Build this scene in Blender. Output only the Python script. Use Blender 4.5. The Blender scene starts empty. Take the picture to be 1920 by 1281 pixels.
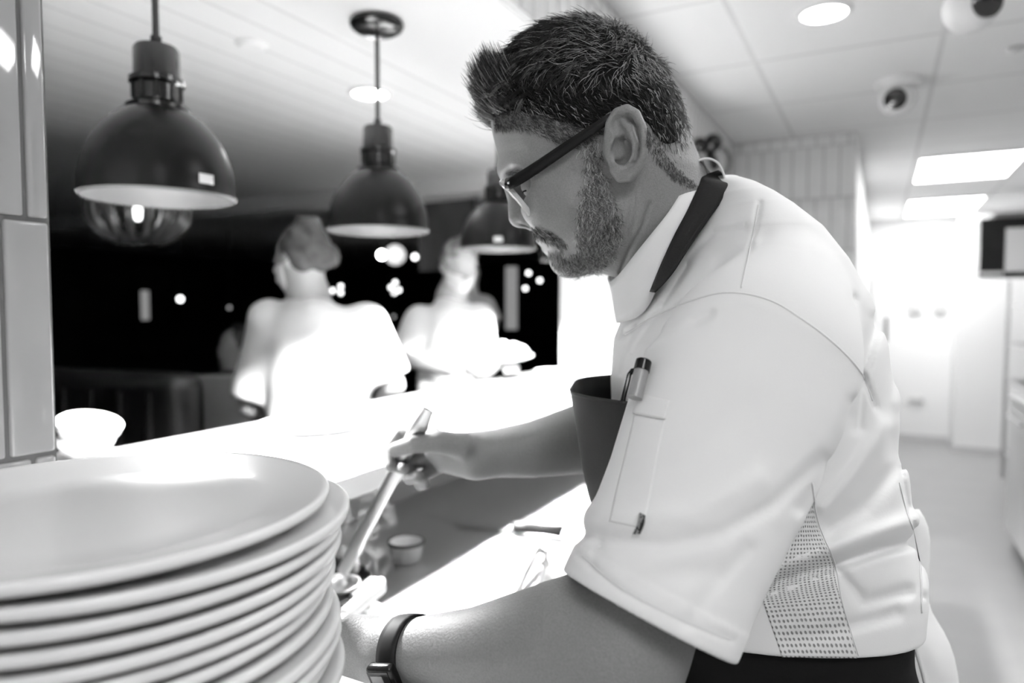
import bpy, bmesh, math, random
import numpy as np
from mathutils import Vector, Matrix
from mathutils.bvhtree import BVHTree

SC = bpy.context.scene
COL = SC.collection
rng = np.random.default_rng(7)
random.seed(7)

# ------------------------------------------------------------------ camera
F = 1300.0; H = 1.40
YAW = math.radians(27.96); PIT = math.radians(2.8)
cY, sY = math.cos(YAW), math.sin(YAW); cP, sP = math.cos(PIT), math.sin(PIT)
cam = bpy.data.cameras.new('camera'); co = bpy.data.objects.new('camera', cam); COL.objects.link(co)
co.location = (0, 0, H); co.rotation_euler = (math.pi/2 - PIT, 0, YAW)
cam.sensor_width = 36; cam.lens = F/1920*36; cam.clip_start = 0.02; cam.clip_end = 100
cam.dof.use_dof = True; cam.dof.focus_distance = 0.61; cam.dof.aperture_fstop = 3.2
SC.camera = co

# body frame: a = right of view, b = horizontal distance ahead, z = up (real metres)
def W(p):                      # body frame -> world
    p = np.asarray(p, float)
    a, b, z = p[..., 0], p[..., 1], p[..., 2]
    return np.stack([a*cY - b*sY, a*sY + b*cY, z], -1)
def q(px, py, b):              # photo pixel at horizontal distance b -> body frame point
    x = (px-960)/F; y = (640.5-py)/F
    s = b/(cP + y*sP)
    return np.array([x*s, b, H + s*(-sP + y*cP)])
def proj(P):                   # body frame -> photo pixel
    a, b, z = P[..., 0], P[..., 1], P[..., 2]-H
    d = b*cP - z*sP; u = b*sP + z*cP
    return 960+F*a/d, 640.5-F*u/d
def wq(px, py, b): return W(q(px, py, b))
def onz(px, py, z):            # where the sight line through a pixel meets height z (world)
    x = (px-960)/F; y = (640.5-py)/F
    rb = cP+y*sP; rz = -sP+y*cP
    s = (z-H)/rz
    return W(np.array([x*s, rb*s, z]))

# ------------------------------------------------------------------ objects
def link(o, parent=None):
    COL.objects.link(o)
    if parent is not None: o.parent = parent
    return o
def empty(name, loc, label=None, cat=None, group=None, kind=None, rz=0):
    o = bpy.data.objects.new(name, None); COL.objects.link(o)
    o.location = [float(v) for v in loc]; o.rotation_euler = (0, 0, rz); o.empty_display_size = .05
    return tag(o, label, cat, group, kind)
def tag(o, label=None, cat=None, group=None, kind=None):
    if label: o['label'] = label
    if cat: o['category'] = cat
    if group: o['group'] = group
    if kind: o['kind'] = kind
    return o
def base(o):
    """world offset of an object (its own location plus its parents')"""
    v = Vector((0, 0, 0))
    while o is not None:
        v += Vector(o.location); o = o.parent
    return v
def mesh(name, V, Fc, mat=None, parent=None, smooth=True, org=None, auto=None):
    """world coordinate vertices -> one object; origin at parent's origin or at org"""
    V = np.asarray(V, float)
    me = bpy.data.meshes.new(name)
    if parent is not None: off = np.array(base(parent))
    elif org is not None: off = np.array([float(t) for t in org])
    else: off = np.zeros(3)
    V = V-off
    Fa = np.asarray(Fc) if len(Fc) and all(len(f) == len(Fc[0]) for f in (Fc if not isinstance(Fc, np.ndarray) else [Fc[0]])) else None
    if isinstance(Fc, np.ndarray) or Fa is not None and Fa.ndim == 2:
        Fa = np.asarray(Fc, np.int32); n, k = Fa.shape
        me.vertices.add(len(V)); me.vertices.foreach_set('co', V.astype(np.float32).ravel())
        me.loops.add(n*k); me.loops.foreach_set('vertex_index', Fa.ravel())
        me.polygons.add(n); me.polygons.foreach_set('loop_start', np.arange(0, n*k, k, dtype=np.int32))
        me.update(calc_edges=True); me.validate()
    else:
        me.from_pydata(V.tolist(), [], [list(map(int, f)) for f in Fc]); me.update()
    if smooth: me.polygons.foreach_set('use_smooth', [True]*len(me.polygons))
    if mat is not None: me.materials.append(mat)
    o = bpy.data.objects.new(name, me); link(o, parent)
    if org is not None and parent is None: o.location = [float(t) for t in org]
    if auto and smooth:
        me.set_sharp_from_angle(angle=math.radians(auto))
    return o
class MB:
    """collects solids, then builds them as ONE mesh"""
    def __init__(s): s.bm = bmesh.new()
    def box(s, lo, hi, bev=0, M=None, seg=2):
        c = [(a+b)/2 for a, b in zip(lo, hi)]; d = [max(1e-5, b-a) for a, b in zip(lo, hi)]
        T = Matrix.Translation(c) @ Matrix.Diagonal((*d, 1))
        if M is not None: T = M @ T
        r = bmesh.ops.create_cube(s.bm, size=1, matrix=T)
        if bev:
            ed = list({e for v in r['verts'] for e in v.link_edges})
            bmesh.ops.bevel(s.bm, geom=ed, offset=bev, segments=seg, profile=.5, affect='EDGES')
        return s
    def lathe(s, prof, n=48, M=None, closed=False):
        M = M or Matrix.Identity(4); rings = []
        for r, z in prof:
            if r < 1e-6: rings.append([s.bm.verts.new(M @ Vector((0, 0, z)))])
            else: rings.append([s.bm.verts.new(M @ Vector((r*math.cos(2*math.pi*i/n), r*math.sin(2*math.pi*i/n), z))) for i in range(n)])
        prs = list(zip(rings, rings[1:])) + ([(rings[-1], rings[0])] if closed else [])
        for A, B in prs:
            for i in range(n):
                j = (i+1) % n
                f = [A[i % len(A)], A[j % len(A)], B[j % len(B)], B[i % len(B)]]
                u = []
                for v in f:
                    if v not in u: u.append(v)
                if len(u) > 2:
                    try: s.bm.faces.new(u)
                    except ValueError: pass
        return s
    def tube(s, pts, rad, n=10, flat=None, caps=True):
        """sweep along points; rad scalar or list, flat=(rx,ry,up) for oval/strap sections"""
        pts = [Vector([float(t) for t in p]) for p in pts]; m = len(pts); rings = []
        up = Vector(flat[2]) if flat else None; prev = None
        for i, p in enumerate(pts):
            d = (pts[min(i+1, m-1)]-pts[max(i-1, 0)]).normalized()
            if up is not None: x = (up - d*up.dot(d)).normalized()
            else:
                x = prev - d*prev.dot(d) if prev is not None else d.orthogonal()
                x.normalize()
            prev = x; y = d.cross(x)
            rr = rad[i] if hasattr(rad, '__len__') else rad
            rx, ry = (rr*flat[0], rr*flat[1]) if flat else (rr, rr)
            rings.append([s.bm.verts.new(p + x*rx*math.cos(2*math.pi*k/n) + y*ry*math.sin(2*math.pi*k/n)) for k in range(n)])
        for A, B in zip(rings, rings[1:]):
            for k in range(n): s.bm.faces.new((A[k], A[(k+1) % n], B[(k+1) % n], B[k]))
        if caps:
            s.bm.faces.new(rings[0][::-1]); s.bm.faces.new(rings[-1])
        return s
    def build(s, name, mat, parent=None, smooth=False, org=None, auto=35):
        bmesh.ops.recalc_face_normals(s.bm, faces=s.bm.faces)
        me = bpy.data.meshes.new(name)
        off = base(parent) if parent is not None else (Vector([float(t) for t in org]) if org is not None else Vector((0, 0, 0)))
        bmesh.ops.translate(s.bm, verts=s.bm.verts, vec=-off)
        s.bm.to_mesh(me); s.bm.free()
        me.materials.append(mat)
        if smooth:
            me.polygons.foreach_set('use_smooth', [True]*len(me.polygons)); me.set_sharp_from_angle(angle=math.radians(auto))
        o = bpy.data.objects.new(name, me); link(o, parent)
        if parent is None and org is not None: o.location = off
        return o
def sheet(name, grid, mat, parent=None, thick=0.0, org=None, closed=False, sub=0):
    """grid: (m,n,3) world points -> surface, solidified"""
    g = np.asarray(grid, float); m, n = g.shape[:2]
    idx = np.arange(m*n).reshape(m, n); fs = []
    for i in range(m-1):
        for j in range(n if closed else n-1):
            k = (j+1) % n
            fs.append((idx[i, j], idx[i, k], idx[i+1, k], idx[i+1, j]))
    o = mesh(name, g.reshape(-1, 3), fs, mat, parent, True, org)
    if sub:
        s = o.modifiers.new('s', 'SUBSURF'); s.levels = s.render_levels = sub
    if thick:
        md = o.modifiers.new('t', 'SOLIDIFY'); md.thickness = abs(thick); md.offset = 1 if thick > 0 else -1
    return o
def spline(pts, n):
    """Catmull-Rom through control points (any dimension), n samples"""
    P = np.asarray(pts, float); m = len(P)
    E = np.vstack([2*P[0]-P[1], P, 2*P[-1]-P[-2]]); out = []
    for t in np.linspace(0, m-1-1e-9, n):
        i = int(t); u = t-i; p0, p1, p2, p3 = E[i:i+4]
        out.append(.5*((2*p1)+(-p0+p2)*u+(2*p0-5*p1+4*p2-p3)*u*u+(-p0+3*p1-3*p2+p3)*u**3))
    return np.array(out)
def copy_tree(o, parent=None):
    c = o.copy(); COL.objects.link(c); c.parent = parent
    for ch in list(o.children): copy_tree(ch, c)
    return c

# ------------------------------------------------------------------ materials
MATS = {}
def mat(name, g=.5, rough=.5, metal=0, emit=0, bump=None, trans=0, coat=0, spec=.5, vary=None, attr=None, sss=0, alpha=1, ior=1.5):
    """grey procedural material. bump=(scale, strength, distance[, detail]); vary=(scale, g2[, contrast])"""
    m = bpy.data.materials.new(name); m.use_nodes = True; nt = m.node_tree; N = nt.nodes; L = nt.links
    b = N['Principled BSDF']
    b.inputs['Base Color'].default_value = (g, g, g, 1); b.inputs['Roughness'].default_value = rough
    b.inputs['Metallic'].default_value = metal; b.inputs['Specular IOR Level'].default_value = spec
    b.inputs['Transmission Weight'].default_value = trans; b.inputs['Coat Weight'].default_value = coat
    b.inputs['Coat Roughness'].default_value = .06; b.inputs['IOR'].default_value = ior; b.inputs['Alpha'].default_value = alpha
    if sss:
        b.inputs['Subsurface Weight'].default_value = sss; b.inputs['Subsurface Radius'].default_value = (.01, .01, .01); b.inputs['Subsurface Scale'].default_value = 1
    if emit:
        b.inputs['Emission Color'].default_value = (1, 1, 1, 1); b.inputs['Emission Strength'].default_value = emit
    tc = N.new('ShaderNodeTexCoord')
    if vary:
        nz = N.new('ShaderNodeTexNoise'); nz.inputs['Scale'].default_value = vary[0]; nz.inputs['Detail'].default_value = 5
        L.new(tc.outputs['Object'], nz.inputs['Vector'])
        cr = N.new('ShaderNodeValToRGB'); c = vary[2] if len(vary) > 2 else .2
        cr.color_ramp.elements[0].position = .5-c; cr.color_ramp.elements[1].position = .5+c
        cr.color_ramp.elements[0].color = (g, g, g, 1); g2 = vary[1]; cr.color_ramp.elements[1].color = (g2, g2, g2, 1)
        L.new(nz.outputs['Fac'], cr.inputs['Fac']); L.new(cr.outputs['Color'], b.inputs['Base Color'])
    if attr:
        at = N.new('ShaderNodeAttribute'); at.attribute_name = attr; L.new(at.outputs['Color'], b.inputs['Base Color'])
    if bump:
        nz = N.new('ShaderNodeTexNoise'); nz.inputs['Scale'].default_value = bump[0]; nz.inputs['Detail'].default_value = bump[3] if len(bump) > 3 else 3
        L.new(tc.outputs['Object'], nz.inputs['Vector'])
        bp = N.new('ShaderNodeBump'); bp.inputs['Strength'].default_value = bump[1]; bp.inputs['Distance'].default_value = bump[2]
        L.new(nz.outputs['Fac'], bp.inputs['Height']); L.new(bp.outputs['Normal'], b.inputs['Normal'])
    MATS[name] = m
    return m
def grid_mat(name, g, line, sx, sy, ox, oy, w, rough=.8, axes=(0, 1)):
    """panels with thin joint lines, in object coordinates"""
    m = mat(name, g, rough); nt = m.node_tree; N = nt.nodes; L = nt.links; b = N['Principled BSDF']
    tc = N.new('ShaderNodeTexCoord'); sp = N.new('ShaderNodeSeparateXYZ'); L.new(tc.outputs['Object'], sp.inputs[0])
    outs = []
    for ax, s, o in ((axes[0], sx, ox), (axes[1], sy, oy)):
        if not s: continue
        a = N.new('ShaderNodeMath'); a.operation = 'SUBTRACT'; a.inputs[1].default_value = o; L.new(sp.outputs[ax], a.inputs[0])
        p = N.new('ShaderNodeMath'); p.operation = 'PINGPONG'; p.inputs[1].default_value = s/2; L.new(a.outputs[0], p.inputs[0])
        c = N.new('ShaderNodeMath'); c.operation = 'LESS_THAN'; c.inputs[1].default_value = w/2; L.new(p.outputs[0], c.inputs[0])
        outs.append(c.outputs[0])
    if len(outs) == 2:
        mx = N.new('ShaderNodeMath'); mx.operation = 'MAXIMUM'; L.new(outs[0], mx.inputs[0]); L.new(outs[1], mx.inputs[1]); o = mx.outputs[0]
    else: o = outs[0]
    mix = N.new('ShaderNodeMix'); mix.data_type = 'RGBA'
    mix.inputs['A'].default_value = (g, g, g, 1); mix.inputs['B'].default_value = (line, line, line, 1)
    L.new(o, mix.inputs['Factor']); L.new(mix.outputs['Result'], b.inputs['Base Color'])
    return m

# ------------------------------------------------------------------ signed-distance sculpting
def cap(P, a, b, ra, rb=None):
    rb = ra if rb is None else rb
    a = np.asarray(a, float); b = np.asarray(b, float); ab = b-a
    t = np.clip((P-a) @ ab/max(1e-12, ab @ ab), 0, 1)
    return np.linalg.norm(P-a-t[:, None]*ab, axis=1)-(ra+t*(rb-ra))
def chain(P, pts, rs, k=.004):
    d = None
    for i in range(len(pts)-1):
        e = cap(P, pts[i], pts[i+1], rs[i], rs[i+1]); d = e if d is None else np.minimum(d, e)
    return d
def ell(P, c, r, R=None):
    v = P-np.asarray(c, float)
    if R is not None: v = v @ R.T
    r = np.asarray(r, float); k0 = np.linalg.norm(v/r, axis=1); k1 = np.linalg.norm(v/(r*r), axis=1)
    return np.where(k0 < 1e-6, -r.min(), k0*(k0-1)/np.maximum(k1, 1e-9))
def smin(a, b, k):
    h = np.maximum(k-np.abs(a-b), 0)/k
    return np.minimum(a, b)-h*h*k*.25
def smax(a, b, k): return -smin(-a, -b, k)
def within(P, lo, hi, fn, m=.025):
    """evaluate fn only inside a box; elsewhere the distance to that box"""
    lo = np.asarray(lo, float); hi = np.asarray(hi, float)
    dd = np.linalg.norm(np.maximum(np.maximum(lo-P, P-hi), 0), axis=1)
    out = dd + .3*m
    s = dd < m
    if s.any(): out[s] = fn(P[s])
    return out
def surface(f, lo, hi, h, B=14):
    """sparse surface nets: field f(P)->distance in the body frame; returns verts, quads"""
    lo = np.asarray(lo, float); n = np.ceil((np.asarray(hi)-lo)/h).astype(int); nb = np.ceil(n/B).astype(int)
    bi = np.stack(np.meshgrid(*[np.arange(k) for k in nb], indexing='ij'), -1).reshape(-1, 3)
    cen = lo+(bi*B+B/2)*h
    d = np.concatenate([f(c) for c in np.array_split(cen, max(1, len(cen)//200000))])
    bi = bi[np.abs(d) < B*h*.87*1.4]
    S = B+3; loc = np.stack(np.meshgrid(*[np.arange(-1, B+2)]*3, indexing='ij'), -1).reshape(-1, 3)
    big = np.array([nb[0]*B+8, nb[1]*B+8, nb[2]*B+8]); Vs = []; Ks = []; Qs = []
    corner = [(i, j, k) for i in (0, 1) for j in (0, 1) for k in (0, 1)]
    edges = [(p, r) for p in range(8) for r in range(p+1, 8) if sum(abs(x-y) for x, y in zip(corner[p], corner[r])) == 1]
    for ch in np.array_split(bi, max(1, len(bi)//60)):
        if not len(ch): continue
        g = (ch[:, None, :]*B+loc[None])
        D = f((lo+g*h).reshape(-1, 3)).reshape(len(ch), S, S, S)
        sg = D < 0
        C = [D[:, i:S-1+i, j:S-1+j, k:S-1+k] for i, j, k in corner]
        sC = [c < 0 for c in C]
        cnt = sum(s.astype(np.int8) for s in sC); act = (cnt > 0) & (cnt < 8)
        ai = np.argwhere(act)
        if not len(ai): continue
        cv = [c[act] for c in C]; acc = np.zeros((len(ai), 3)); w = np.zeros(len(ai))
        for p, r in edges:
            x, y = cv[p], cv[r]; m = (x < 0) != (y < 0)
            t = np.where(m, x/np.where(m, x-y, 1), 0)
            cp, cr_ = np.array(corner[p]), np.array(corner[r])
            acc += np.where(m[:, None], cp+t[:, None]*(cr_-cp), 0); w += m
        pos = acc/w[:, None]
        cell = ch[ai[:, 0]]*B+ai[:, 1:]-1
        key = ((cell[:, 0]+2)*big[1]+cell[:, 1]+2)*big[2]+cell[:, 2]+2
        Vs.append(lo+(cell+pos)*h); Ks.append(key)
        stride = np.array([big[1]*big[2], big[2], 1])
        I = sg[:, 1:B+1, 1:B+1, 1:B+1]
        for ax in range(3):
            sl = [slice(1, B+1)]*3; sl[ax] = slice(2, B+2)
            J = sg[(slice(None), *sl)]
            cr_ = np.argwhere(I != J)
            if not len(cr_): continue
            inside = I[tuple(cr_.T)]
            c = ch[cr_[:, 0]]*B+cr_[:, 1:]
            k0 = ((c[:, 0]+2)*big[1]+c[:, 1]+2)*big[2]+c[:, 2]+2
            u, v = stride[(ax+1) % 3], stride[(ax+2) % 3]
            qd = np.stack([k0-u-v, k0-v, k0, k0-u], 1)
            qd[~inside] = qd[~inside][:, ::-1]
            Qs.append(qd)
    V = np.concatenate(Vs); K = np.concatenate(Ks); Q = np.concatenate(Qs)
    uk, ix = np.unique(K, return_index=True)
    pos = np.clip(np.searchsorted(uk, Q), 0, len(uk)-1); ok = (uk[pos] == Q).all(1)
    Q = pos[ok]; V = V[ix]
    used = np.unique(Q); re = np.full(len(V), -1); re[used] = np.arange(len(used))
    return V[used], re[Q]
def sculpt(name, f, lo, hi, h, m, parent, smoothit=0, org=None):
    V, Qd = surface(f, lo, hi, h)
    o = mesh(name, W(V), Qd.astype(np.int32), m, parent, True, org)
    if smoothit:
        md = o.modifiers.new('sm', 'SMOOTH'); md.factor = .5; md.iterations = smoothit
    return o, V, Qd
# ================================================================== materials of the place
M_white = mat('white_paint', .8, .6, bump=(30, .05, .002))
M_wallw = mat('kitchen_wall_white', .82, .55, bump=(8, .05, .002))
M_ceil = grid_mat('ceiling_tiles', .92, .76, .61, .62, .17, 4.04-.62*8, .018)
M_soff = mat('soffit_white', .90, .7, bump=(12, .06, .002))
M_dceil = grid_mat('dining_ceiling_boards', .88, .76, .12, 0, 0, 0, .012, .7)
M_floor = mat('kitchen_floor_vinyl', .28, .42, vary=(3, .32, .3), bump=(400, .05, .001))
M_dfloor = mat('dining_floor_dark', .02, .5)
M_dwall = mat('dining_wall_dark', .012, .7, bump=(4, .2, .01))
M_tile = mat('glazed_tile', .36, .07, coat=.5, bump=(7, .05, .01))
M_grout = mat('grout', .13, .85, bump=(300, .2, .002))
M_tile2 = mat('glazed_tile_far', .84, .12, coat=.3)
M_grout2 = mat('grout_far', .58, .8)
M_pass = mat('pass_top_stone', .84, .18, bump=(60, .03, .001))
M_steel = mat('brushed_steel', .62, .28, metal=1, bump=(90, .08, .001))
M_wtop = mat('worktop_steel', .56, .33, metal=.85, bump=(30, .04, .001))
M_cab = mat('cabinet_white', .75, .4)
M_black = mat('black_enamel', .006, .16, spec=.35)
M_blackm = mat('black_matte', .014, .6)
M_lampout = mat('lamp_shade_enamel', .006, .30, spec=.10)
M_lampin = mat('lamp_shade_inside', .09, .4)
M_bulb = mat('heat_bulb', .9, .3, emit=10)
M_panel = mat('light_panel', .9, .5, emit=11)
M_down = mat('downlight_glow', .9, .5, emit=26)
M_glow = mat('small_lamp_glow', .9, .5, emit=24)
M_glowd = mat('dim_lamp_glow', .9, .5, emit=3.5)
M_plate = mat('glazed_plate', .76, .26, spec=.35, coat=.12, bump=(9, .02, .004))
M_cup = mat('white_china', .86, .12, coat=.5)
M_sofa = mat('sofa_leather', .012, .38, bump=(60, .2, .002))
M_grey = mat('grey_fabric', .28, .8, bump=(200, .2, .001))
M_glassk = mat('screen_glass', .01, .08)

def struct(name, mb, m, **k): return tag(mb.build(name, m, **k), kind='structure')

# ================================================================== shell
ZS, ZK, ZD = 2.10, 2.33, 2.13
struct('floor', MB().box((-1.39, -1.6, -.1), (1.9, 8.7, 0)), M_floor)
struct('floor_dining', MB().box((-9, -1.6, -.1), (-1.39, 10, 0)), M_dfloor)
struct('ceiling', MB().box((-.76, -1.6, ZK), (1.9, 8.7, ZK+.1)), M_ceil)
struct('ceiling_dining', MB().box((-9, -1.6, ZD), (-1.26, 10, ZD+.1)), M_dceil)
struct('ceiling_soffit', MB().box((-1.26, -1.6, ZS), (-.772, 4.12, ZS+.2)), M_soff)
struct('trim_dining_beam', MB().box((-8.9, 3.28, 2.035), (-1.46, 3.5, ZD)), M_soff)
struct('wall_far', MB().box((-.13, 8.45, 0), (.66, 8.6, ZK)).box((.66, 7.95, 0), (1.9, 8.6, ZK)), M_wallw)
struct('wall_right', MB().box((1.75, -1.6, 0), (1.9, 7.95, ZK)), M_wallw)
struct('wall_rear', MB().box((-.76, -1.6, 0), (1.75, -1.5, ZK)), M_wallw)
struct('wall_dining_left', MB().box((-9, -1.6, 0), (-8.9, 10, ZD)), M_dwall)
struct('wall_dining_far', MB().box((-8.9, 9.9, 0), (-.84, 10, ZD)), M_dwall)
struct('wall_dining_rear', MB().box((-8.9, -1.6, 0), (-1.16, -1.5, ZD)), M_dwall)
struct('wall_corridor', MB().box((-.84, 4.14, 0), (-.13, 9.9, ZK)), M_wallw)
struct('wall_pass_end', MB().box((-1.39, 3.12, 0), (-.80, 4.139, ZS)).box((-1.39, 4.139, 0), (-.841, 9.9, ZD)), M_wallw)
struct('wall_under_pass', MB().box((-1.36, .445, 0), (-1.09, 3.12, 1.055)), M_wallw)
struct('trim_skirting', MB().box((-.13, 8.435, 0), (.655, 8.449, .06)).box((.64, 7.93, 0), (1.75, 7.949, .06)), M_grout2)

def tiles(name, org, u, v, nrm, wu, hv, nu, nv, gap, m, mg, th=.008, bev=.0035, off=0, kind='structure', half=True, full=None):
    """wall of glazed tiles standing proud of a grout bed; rows half-bonded; the tile bed spans nu x nv"""
    org, u, v, nrm = map(Vector, (org, u, v, nrm))
    R = Matrix((u, v, nrm)).transposed().to_4x4(); R.translation = org
    bed = MB().box((0, 0, -.02), (nu, nv, th*.55), M=R).build(name, mg)
    tag(bed, kind='structure'); t = MB(); r = 0; y = off
    while y < nv:
        x = -(wu/2 if (r % 2 == 0) == half else 0)
        while x < nu:
            x0, x1 = max(0, x)+gap/2, min(nu, x+wu)-gap/2; y0, y1 = max(0, y)+gap/2, min(nv, y+hv)-gap/2
            if x1-x0 > .006 and y1-y0 > .006: t.box((x0, y0, 0), (x1, y1, th), bev=bev, M=R, seg=3)
            x += wu
        y += hv; r += 1
    o = t.build('tile_facing', m, bed, smooth=True, auto=60)
    return bed
# near pier (left edge of the view)
PX = -.83
struct('wall_pier', MB().box((-1.16, -1.5, 0), (PX-.02, .447, ZS)), M_wallw)
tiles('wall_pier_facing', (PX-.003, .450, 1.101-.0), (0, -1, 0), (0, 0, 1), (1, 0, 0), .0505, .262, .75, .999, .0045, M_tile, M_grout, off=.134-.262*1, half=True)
# tiled stub wall at the end of the pass and tiled bulkhead over the pass
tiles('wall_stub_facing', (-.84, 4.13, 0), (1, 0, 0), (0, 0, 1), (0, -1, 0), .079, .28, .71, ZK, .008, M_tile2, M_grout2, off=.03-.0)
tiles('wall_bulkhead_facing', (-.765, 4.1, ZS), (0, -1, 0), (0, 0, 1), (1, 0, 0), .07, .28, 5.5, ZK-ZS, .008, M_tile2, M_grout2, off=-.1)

# ================================================================== pass, worktop, counters
t = empty('pass_counter', (-1.14, 1.8, 1.056), 'long white stone pass counter running away under the heat lamps', 'counter')
MB().box((-1.44, .452, 1.056), (-.83, 3.118, 1.10), bev=.003).build('countertop', M_pass, t, smooth=True)
t = empty('worktop', (-.75, 1.8, 0), 'steel kitchen worktop below the white pass, half in shadow', 'worktop')
MB().box((-1.088, .452, .86), (-.43, 3.118, .90), bev=.003).build('countertop', M_wtop, t, smooth=True)
for k in range(3):
    y0 = .46+k*.885
    MB().box((-1.08, y0, .08), (-.47, y0+.875, .859)).build('cabinet_body', M_steel, t)
    for j in range(2):
        d = MB().box((-.469, y0+.01+j*.437, .1), (-.452, y0+.43+j*.437, .85), bev=.003).build('door', M_steel, t)
        MB().tube([(-.43, y0+.06+j*.437, .75), (-.43, y0+.38+j*.437, .75)], .007).box((-.452, y0+.08+j*.437, .745), (-.43, y0+.09+j*.437, .755)).box((-.452, y0+.35+j*.437, .745), (-.43, y0+.36+j*.437, .755)).build('handle', M_steel, d)
MB().box((-1.06, .48, 0), (-.5, 3.1, .079)).build('plinth', M_blackm, t)
t = empty('plate_counter', (-.5, .24, 0), 'white counter in front that carries the tall stack of plates', 'counter')
MB().box((-.835, .05, 1.058), (-.17, .425, 1.10), bev=.004).build('countertop', M_pass, t, smooth=True)
MB().box((-.825, .07, .06), (-.20, .43, 1.057)).build('cabinet_body', M_cab, t)
for j in range(2):
    d = MB().box((-.199+0, .08+j*.175, .1), (-.184, .245+j*.175, 1.04), bev=.002).build('door', M_cab, t)
    MB().tube([(-.165, .16+j*.175, .5), (-.165, .16+j*.175, .7)], .006).box((-.184, .155+j*.175, .51), (-.165, .165+j*.175, .52)).box((-.184, .155+j*.175, .68), (-.165, .165+j*.175, .69)).build('handle', M_steel, d)
MB().box((-.8, .09, 0), (-.25, .42, .0595)).build('plinth', M_blackm, t)

# ================================================================== stack of plates
def plate_prof(R, hgt=.0150, th=.0056):
    up = [(0, .0050), (R*.5, .0050), (R*.68, .0053), (R*.75, .0072), (R*.82, .0100), (R*.965, hgt-.0006)]
    tip = [(R*.985, hgt+.0004), (R*.998, hgt-.0008), (R, hgt-.0034), (R*.994, hgt-.0058)]
    dn = [(R*.965, hgt-.0078), (R*.82, .0100-th), (R*.76, .0022), (R*.70, .0008), (R*.66, 0), (R*.62, 0), (R*.60, .0008), (0, .0008)]
    return up+tip+dn
def plate_mesh(name, R, m, org, **k):
    o = MB().lathe([(r, z) for r, z in plate_prof(R, **k)], 96).build(name, m, smooth=True, auto=80); o.location = org
    return o
PC = np.array([-.4555, .2745])   # centre of the stack, world
NP = 15
offs = [(.004, -.002), (-.003, .003), (.002, .001), (.005, .003), (-.002, -.002), (.001, .004), (.004, .0), (-.004, .001), (-.006, -.002),
        (-.002, .002), (.001, -.001), (.004, .002), (.005, .001), (.009, .005), (-.002, -.004)]
zt = 1.2735-.0150; pitch = (zt-1.1005)/(NP-1)
pl0 = None
names = ['bottom', 'second from bottom', 'third from bottom', 'fourth from bottom', 'fifth from bottom', 'sixth from bottom', 'seventh from bottom',
         'middle', 'seventh from top', 'sixth from top', 'fifth from top', 'fourth from top', 'third from top', 'second from top', 'top']
for i in range(NP):
    loc = (PC[0]+offs[i][0], PC[1]+offs[i][1], 1.1005+i*pitch)
    if pl0 is None: p = pl0 = plate_mesh('dinner_plate', .151, M_plate, loc)
    else:
        p = pl0.copy(); COL.objects.link(p); p.location = loc
    p.rotation_euler = (0, 0, i*1.3)
    lab = {14: 'round pale grey dinner plate on top of the tall stack, its well open to view',
           13: 'round plate directly under the top one, its rim poking out at the right'}.get(i, 'round pale dinner plate, the %s of the tall stack in front' % names[i])
    tag(p, lab, 'plate', 'dinner plates stacked on the near counter')

# ================================================================== crockery on the pass
def crock(name, prof, loc, m, label, cat, group=None, tilt=0, rz=0, handle=None, n=48):
    t = MB().lathe(prof, n)
    if handle:
        t.tube([(handle[0]*1.0, 0, handle[1]), (handle[0]+.014, 0, handle[1]+.004), (handle[0]+.02, 0, handle[1]-.012), (handle[0]+.012, 0, handle[1]-.026), (handle[0]-.004, 0, handle[1]-.03)], .0035, 8)
    o = t.build(name, m, org=(0, 0, 0), smooth=True, auto=70)
    o.location = loc; o.rotation_euler = (tilt, tilt*.6, rz)
    return tag(o, label, cat, group)
def bowlp(R, h, base, th=.004):
    o = [(0, 0), (base, 0), (base+.002, .003), (R*.75, h*.33), (R*.93, h*.68), (R, h-.001), (R-.001, h), (R-th, h-.001), (R*.9-th, h*.68), (R*.72-th, h*.36), (base*.8, th+.003), (0, th+.002)]
    return o
sx = onz(163, 874, 1.10)
sauc = [(0, 0), (.034, 0), (.038, .002), (.066, .013), (.0655, .0155), (.036, .0055), (0, .0045)]
crock('saucer', sauc, (sx[0], sx[1], 1.1005), M_cup, 'bottom white saucer of the small china pile beside the tiled pier', 'saucer', 'china pile beside the pier')
crock('saucer', sauc, (sx[0], sx[1], 1.1065), M_cup, 'upper white saucer carrying the tilted bowls beside the tiled pier', 'saucer', 'china pile beside the pier')
crock('sauce_bowl', bowlp(.052, .046, .024), (sx[0], sx[1], 1.1135), M_cup, 'upright lower white china bowl in the pile beside the tiled pier', 'bowl', 'china pile beside the pier', rz=2)
crock('sauce_bowl', bowlp(.056, .05, .025), (sx[0]-.003, sx[1]+.002, 1.1375), M_cup, 'tilted upper white china bowl topping the pile beside the pier', 'bowl', 'china pile beside the pier', tilt=.28, rz=1.0)
c = onz(575, 803, 1.10)
crock('dinner_plate', plate_prof(.135, .017), (c[0]+.02, c[1], 1.1005), M_cup, 'flat white plate alone on the pass in front of the near waitress', 'plate')
c = onz(1050, 716, 1.10)
crock('serving_bowl', bowlp(.10, .052, .05), (c[0]+.02, c[1]-.05, 1.1005), M_cup, 'wide white bowl at the far end of the pass by the white pier', 'bowl')
c = onz(1036, 737, 1.10)
tt = MB().box((-.035, -.004, 0), (.035, .004, .045), bev=.001).build('order_ticket_holder', M_cup, org=(c[0], c[1], 1.1005)); tt.rotation_euler[2] = YAW
tag(tt, 'small white ticket holder with grey marks on the far pass', 'ticket holder')
x = MB().box((.006, -.0052, .006), (.026, -.0042, .024)).build('grey_mark', M_grey); x.parent = tt

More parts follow.
